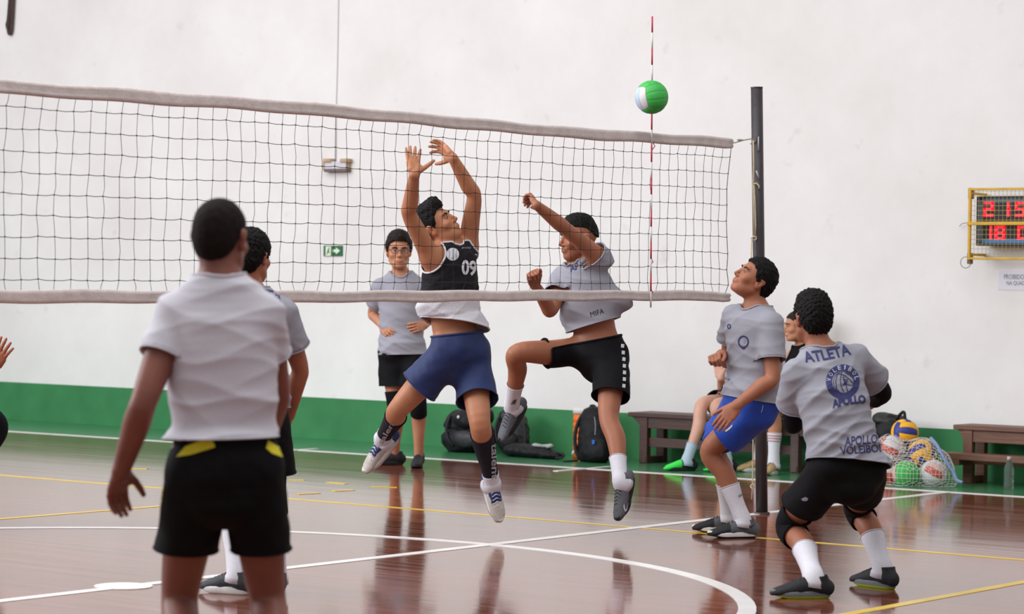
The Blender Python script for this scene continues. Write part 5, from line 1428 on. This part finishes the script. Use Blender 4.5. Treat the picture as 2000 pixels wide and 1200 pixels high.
# dark bag behind the balls
b = wy(1742, 925, 9.3); b[2] = 0
t = empty('duffel_bag', b); tag(t, 'black bag standing by the wall behind the volleyballs', 'bag')
soft('main_compartment', [E_(1738, 880, 9.35, (.17, .13, .22)), E_(1742, 840, 9.35, (.15, .12, .12))], M_BAG, t, b, .008, 33)
soft('top_flap', [E_(1738, 822, 9.35, (.12, .10, .045), .04), E_(1722, 818, 9.32, (.06, .07, .035)), E_(1752, 826, 9.33, (.07, .06, .03))], mat('dark_green_nylon', '#20241f', .6, .2, 20), t, b, .008, 34, .012)
straps([wy(1750, 820, 9.28), wy(1760, 808, 9.26), wy(1766, 806, 9.26), wy(1768, 822, 9.26)], .012, M_STRAP, t, b)

# ------------------------------------------------------------------ benches
M_WOOD = mat('dark_stained_wood', '#4a2f29', .45, .25, 6, .2, 30, stretch=(1, 12, 12)); M_WOOD2 = mat('worn_brown_wood', '#6f4a38', .5, .3, 6, .2, 30, stretch=(1, 12, 12))
def bench(x0, x1, y, h, dep, mt, label, legs, shelf=None, trestle=True):
    b = np.array([(x0+x1)/2, y, 0]); t = empty('bench', b); tag(t, label, 'bench')
    for k in range(2):
        m_ = MB(); m_.box(((x0+x1)/2, y+(k-.5)*dep/2*1.0, h-.0175), (x1-x0, dep/2-.006, .035), bev=.004); m_.build('seat_plank', mt, t, b)
    m_ = MB(); m_.box(((x0+x1)/2, y-dep/2+.04, h-.035-.045), (x1-x0-.22, .03, .09), bev=.003); m_.build('apron', mt, t, b)
    m_ = MB(); m_.box(((x0+x1)/2, y+dep/2-.04, h-.035-.045), (x1-x0-.22, .03, .09), bev=.003); m_.build('apron', mt, t, b)
    for lx in legs:
        for sg in (-1, 1):
            m_ = MB(); m_.box((lx, y+sg*(dep/2-.045), (h-.035)/2), (.075, .06, h-.035), bev=.004); m_.build('leg', mt, t, b)
        m_ = MB(); m_.box((lx, y, .03), (.06, dep-.02, .05), bev=.004); m_.build('foot_rail', mt, t, b)
        sgx = 1 if lx < (x0+x1)/2 else -1
        m_ = MB(); V = []
        for yy in (y-dep/2+.02, y-dep/2+.05): ov = (abs(lx-x0) if sgx > 0 else abs(x1-lx))-.03; V += [(lx-sgx*.03, yy, h-.035), (lx-sgx*max(ov, .05), yy, h-.035), (lx-sgx*.03, yy, h-.11)]
        m_.add(V, [(0, 1, 2), (3, 5, 4), (0, 3, 4, 1), (1, 4, 5, 2), (2, 5, 3, 0)]); m_.build('bracket', mt, t, b)
    m_ = MB(); m_.box(((legs[0]+legs[-1])/2, y-dep/2+.06, h*.42), (abs(legs[-1]-legs[0]), .035, .075), bev=.004); m_.build('stretcher', mt, t, b)
    if shelf:
        m_ = MB(); m_.box(((x0+x1)/2, y-dep/2-.10, shelf), (x1-x0, .16, .05), bev=.004); m_.build('step_plank', mt, t, b)
        for lx in legs:
            m_ = MB(); m_.box((lx, y-dep/2-.06, shelf-.045), (.06, .24, .04), bev=.003); m_.build('step_bearer', mt, t, b)
    return t
BY1 = 9.36
xa = on_y(1226, 803, BY1-.17)[0]; hb = on_y(1240, 806, BY1-.17)[2]
xl1 = on_y(1258, 860, BY1-.14)[0]; xl2 = on_y(1553, 880, BY1-.14)[0]
bench(xa, xl2+.40, BY1, hb, .34, M_WOOD, 'dark wooden bench by the wall with people seated on it', (xl1, xl2))
xb = on_y(1872, 830, 9.36)[0]
hb2 = on_y(1900, 832, 9.25)[2]
bench(xb, xb+1.9, 9.42, hb2, .30, M_WOOD2, 'brown wooden bench at the right edge behind the water bottle', (on_y(1891, 890, 9.3)[0], xb+1.7), shelf=on_y(1900, 893, 9.15)[2])

# water bottle
bb = on_z(1970, 957); hB = 0.243; k_ = .036
t = empty('water_bottle', bb); tag(t, 'clear plastic water bottle on the green floor by the right bench', 'bottle')
gm = bpy.data.materials.new('clear_plastic'); gm.use_nodes = True; g_ = gm.node_tree.nodes['Principled BSDF']
g_.inputs['Base Color'].default_value = lin('#eef2f1'); g_.inputs['Roughness'].default_value = .08; g_.inputs['Transmission Weight'].default_value = .93; g_.inputs['IOR'].default_value = 1.15
m_ = MB(); m_.lathe([(.030, 0), (k_, .008), (k_, .05), (.0335, .055), (k_, .06), (k_, .10), (.0335, .105), (k_, .11), (k_, .15), (.030, .175), (.016, .205), (.0135, .215)], 20, bb); m_.build('body', gm, t, bb, True)
m_ = MB(); m_.lathe([(.0155, .214), (.0155, .236), (.014, .24)], 16, bb); m_.build('cap', mat('pale_pink_cap', '#d9b9b4', .5), t, bb, True)

# ------------------------------------------------------------------ things on the wall
def wbox(name, x0, y0, x1, y1, near, far, mt, parent, base, bev=0.0):
    a = on_y(x0, y0, near); b_ = on_y(x1, y1, near); m_ = MB()
    m_.box(((a[0]+b_[0])/2, (near+far)/2, (a[2]+b_[2])/2), (abs(b_[0]-a[0]), abs(far-near), abs(a[2]-b_[2])), bev=bev); return m_.build(name, mt, parent, base)
W_ = WALL_Y
# scoreboard in its cage
b = on_y(1960, 440, W_); sbt = empty('scoreboard', b); tag(sbt, 'red digit scoreboard behind a yellow wire cage on the right wall', 'scoreboard')
SY = W_-.16
M_CAGE = mat('yellow_cage_paint', '#cfa318', .5, .15, 10); M_BLK = mat('scoreboard_black', '#17161a', .6); M_SBB = mat('scoreboard_blue_trim', '#3b7fb8', .5, .1, 10); M_SBT = mat('scoreboard_teal_trim', '#3d5a69', .5, .1, 10)
M_DIG = mat('lit_red_digit', '#ff1e3c', .5, emit=1.0)
cx0 = on_y(1894, 440, SY-.1)[0]; z1 = on_y(1894, 370, SY-.1)[2]; z0 = on_y(1894, 505, SY-.1)[2]; zm = on_y(1894, 437, SY-.1)[2]; cx1 = cx0+1.30; FY = SY-.1
def bar(name, p, q, w, mt, parent=sbt):
    p = np.array(p, float); q = np.array(q, float); m_ = MB(); m_.box((p+q)/2, np.abs(q-p)+w, bev=.004); return m_.build(name, mt, parent, b)
for x in (cx0, cx1):
    bar('cage_post', (x, FY, z0), (x, FY, z1), .022, M_CAGE)
    for z in (z0+.03, z1-.03): bar('wall_bracket', (x, FY+.01, z), (x, W_-.01, z), .02, M_CAGE)
for z in (z0, z1): bar('cage_rail', (cx0, FY, z), (cx1, FY, z), .018, M_CAGE)
bar('cage_rail', (cx0, FY-.012, zm), (cx1, FY-.012, zm), .026, M_CAGE)
m_ = MB(); gx = cx0
while gx < cx1: m_.tube([(gx, FY+.012, z0), (gx, FY+.012, z1)], .0016, 4); gx += .033
gz = z0
while gz < z1: m_.tube([(cx0, FY+.012, gz), (cx1, FY+.012, gz)], .0016, 4); gz += .036
tag(m_.build('wire_grid', mat('pale_brass_wire', '#b9a86a', .5), sbt, b), kind='stuff')
ux0 = on_y(1906, 440, SY)[0]; uz1 = on_y(1906, 384, SY)[2]; uz0 = on_y(1906, 480, SY)[2]
m_ = MB(); m_.box(((ux0+cx1-.06)/2, SY+.05, (uz0+uz1)/2), (cx1-.06-ux0, .10, uz1-uz0), bev=.006); m_.build('display_case', M_BLK, sbt, b)
for nm, zz, hh, mt in (('trim_strip', uz1-.035, .035, M_SBT), ('trim_strip', uz0+.035, .032, M_SBB)):
    m_ = MB(); m_.box(((ux0+cx1)/2, SY-.002, zz), (cx1-.12-ux0, .012, hh)); m_.build(nm, mt, sbt, b)
m_ = MB(); m_.box((ux0+.043, SY-.002, (uz0+uz1)/2), (.018, .012, uz1-uz0-.05)); m_.build('trim_strip', M_SBT, sbt, b)
SEG = {'0': 'abcdef', '1': 'bc', '2': 'abged', '5': 'afgcd', '7': 'abc', '8': 'abcdefg', '9': 'abcdfg', '3': 'abgcd'}
def digit(ch, px, pyt, pyb, w=.062):
    c0 = on_y(px, pyt, SY-.004); c1 = on_y(px, pyb, SY-.004); h = c0[2]-c1[2]; x = c0[0]; z = c1[2]; tk = .019
    G = {'a': ((x, z+h), (x+w, z+h)), 'g': ((x, z+h/2), (x+w, z+h/2)), 'd': ((x, z), (x+w, z)), 'f': ((x, z+h/2), (x, z+h)), 'b': ((x+w, z+h/2), (x+w, z+h)), 'e': ((x, z), (x, z+h/2)), 'c': ((x+w, z), (x+w, z+h/2))}
    m_ = MB()
    for s_ in SEG[ch]:
        (xa_, za), (xb_, zb) = G[s_]; m_.box(((xa_+xb_)/2, SY-.005, (za+zb)/2), (abs(xb_-xa_)+tk, .008, abs(zb-za)+tk))
    m_.build('digit', M_DIG, sbt, b)
for ch, px in (('2', 1924), ('1', 1955), ('5', 1985), ('0', 2016)): digit(ch, px, 397, 421)
for ch, px in (('1', 1921), ('8', 1946), ('0', 1990), ('9', 2014)): digit(ch, px, 444, 466)
m_ = MB(); q0 = on_y(1893, 505, FY); th = np.linspace(.3, 5.6, 16)
m_.tube([on_y(1886+10*math.cos(t), 513+11*math.sin(t), FY+.05) for t in th], .003, 5); m_.tube([on_y(1874, 442, W_-.02), on_y(1879, 437, W_-.05), on_y(1892, 435, FY)], .003, 5)
m_.build('loose_wire', mat('grey_wire', '#7b7a78', .5), sbt, b, True)
for z in (z0+.01, z1-.02):
    m_ = MB(); m_.box((cx0-.008, FY+.03, z-.01), (.035, .04, .085), bev=.006); m_.build('hinge', mat('rusty_hinge', '#6d5d48', .7, .3, 30), sbt, b)
# notice
b = on_y(1985, 548, W_); t = empty('paper_notice', b); tag(t, 'white paper notice taped below the scoreboard', 'notice')
wbox('sheet', 1950, 528, 2052, 568, W_-.004, W_, mat('white_paper', '#dedde4', .8), t, b)
MTX = mat('grey_lettering', '#8d8a94', .8)
pA = on_y(1996, 542, W_-.006); pB = on_y(2000, 555, W_-.006)
def word(txt, x0, y0, x1, y1):
    a = on_y(x0, y0, W_-.006); c_ = on_y(x1, y1, W_-.006)
    flat_text(txt, (a+c_)/2, np.array([c_[0]-a[0], 0, 0]), np.array([0, 0, a[2]-c_[2]]), 'lettering', MTX, t, b)
word('PROIBIDO S', 1961, 536, 2006, 546); word('NA QUADRA', 1966, 549, 2012, 559)
# emergency lamp
b = on_y(654, 322, W_); t = empty('emergency_light', b); tag(t, 'twin lamp emergency light box high on the white wall', 'light')
M_EM = mat('aged_white_plastic', '#cfcbd2', .5); M_EMB = mat('aged_tan_plastic', '#b59a7c', .6, .2, 20)
wbox('housing', 634, 316, 675, 333, W_-.06, W_, M_EM, t, b, .006)
wbox('base_strip', 632, 330, 677, 335, W_-.065, W_, mat('grey_brown_plastic', '#6d5f58', .6), t, b, .004)
for x0 in (630, 663): wbox('lamp_head', x0, 310, x0+15, 317, W_-.075, W_-.004, M_EMB, t, b, .006)
wbox('side_panel', 671, 312, 678, 333, W_-.05, W_, M_EMB, t, b, .004)
wbox('side_panel', 630, 314, 635, 333, W_-.05, W_, M_EMB, t, b, .004)
m_ = MB(); m_.tube([on_y(661, -160, W_-.006), on_y(661, 0, W_-.006), on_y(659, 120, W_-.006), on_y(656.5, 210, W_-.006), on_y(656, 314, W_-.006)], .0045, 6)
cb = m_.build('power_cable', mat('grey_cable_sheath', '#d0cdcb', .6), None, on_y(656, 314, W_), True); tag(cb, 'thin pale cable running down the wall to the emergency light', 'cable')
# exit sign
b = on_y(650, 490, W_); t = empty('exit_sign', b); tag(t, 'green and white exit sign with a running figure and an arrow', 'sign')
M_EXG = mat('exit_green', '#14663a', .5); M_EXW = mat('exit_pale', '#dfe6cd', .5)
wbox('panel', 632, 480, 668, 500.5, W_-.012, W_, M_EXG, t, b)
wbox('figure_panel', 636, 481.5, 646, 500, W_-.015, W_-.010, M_EXW, t, b)
def poly_wall(pts, mt, name, off=.018):
    V = [on_y(x, y, W_-off) for x, y in pts]; n = len(V); V2 = [v+np.array([0, .004, 0]) for v in V]
    F = [tuple(range(n)), tuple(range(n, 2*n))[::-1]]+[(i, n+i, n+(i+1) % n, (i+1) % n) for i in range(n)]
    m_ = MB(); m_.add(V+V2, F); return m_.build(name, mt, t, b)
poly_wall([(650, 487.5), (656, 487.5), (656, 483.5), (664, 490.3), (656, 497), (656, 493), (650, 493)], M_EXW, 'arrow')
poly_wall([(642, 483.5), (643.6, 484.4), (643.2, 486.4), (641.4, 485.8)], M_EXG, 'running_figure')
poly_wall([(640.5, 486.5), (642.4, 487), (641.8, 491), (644, 494), (643, 495), (640.6, 492.4), (638.6, 497.5), (637.6, 497), (639.4, 491)], M_EXG, 'running_figure')
# hanging rope
b = on_y(20, -80, W_); t = empty('hanging_rope', b); tag(t, 'dark brown rope loop hanging on the wall at the upper left', 'rope')
M_BR = mat('dark_brown_rope', '#4a3a34', .9, .2, 40, .5, 120)
rr = lambda x, y, d=.03: on_y(x, y, W_-d)
m_ = MB(); m_.tube(catmull([rr(28, -80), rr(26.5, -20), rr(25, 10), rr(23.5, 40), rr(21.5, 62), rr(18, 66), rr(16, 55), rr(19, 30), rr(21.5, 0), rr(24, -80)], 40), .017, 8); m_.build('rope_loop', M_BR, t, b, True)
m_ = MB(); m_.tube(catmull([rr(20, -80), rr(18, -20), rr(16.5, 10), rr(14, 38), rr(12, 48), rr(14, 58), rr(19, 66)], 24), .007, 7); m_.build('rope_strand', M_BR, t, b, True)
m_ = MB(); m_.tube([on_y(24, -80, W_), on_y(24, -80, W_-.06), on_y(24, -84, W_-.07)], .012, 8); m_.build('wall_hook', mat('rusty_hinge', '#6d5d48'), t, b, True)
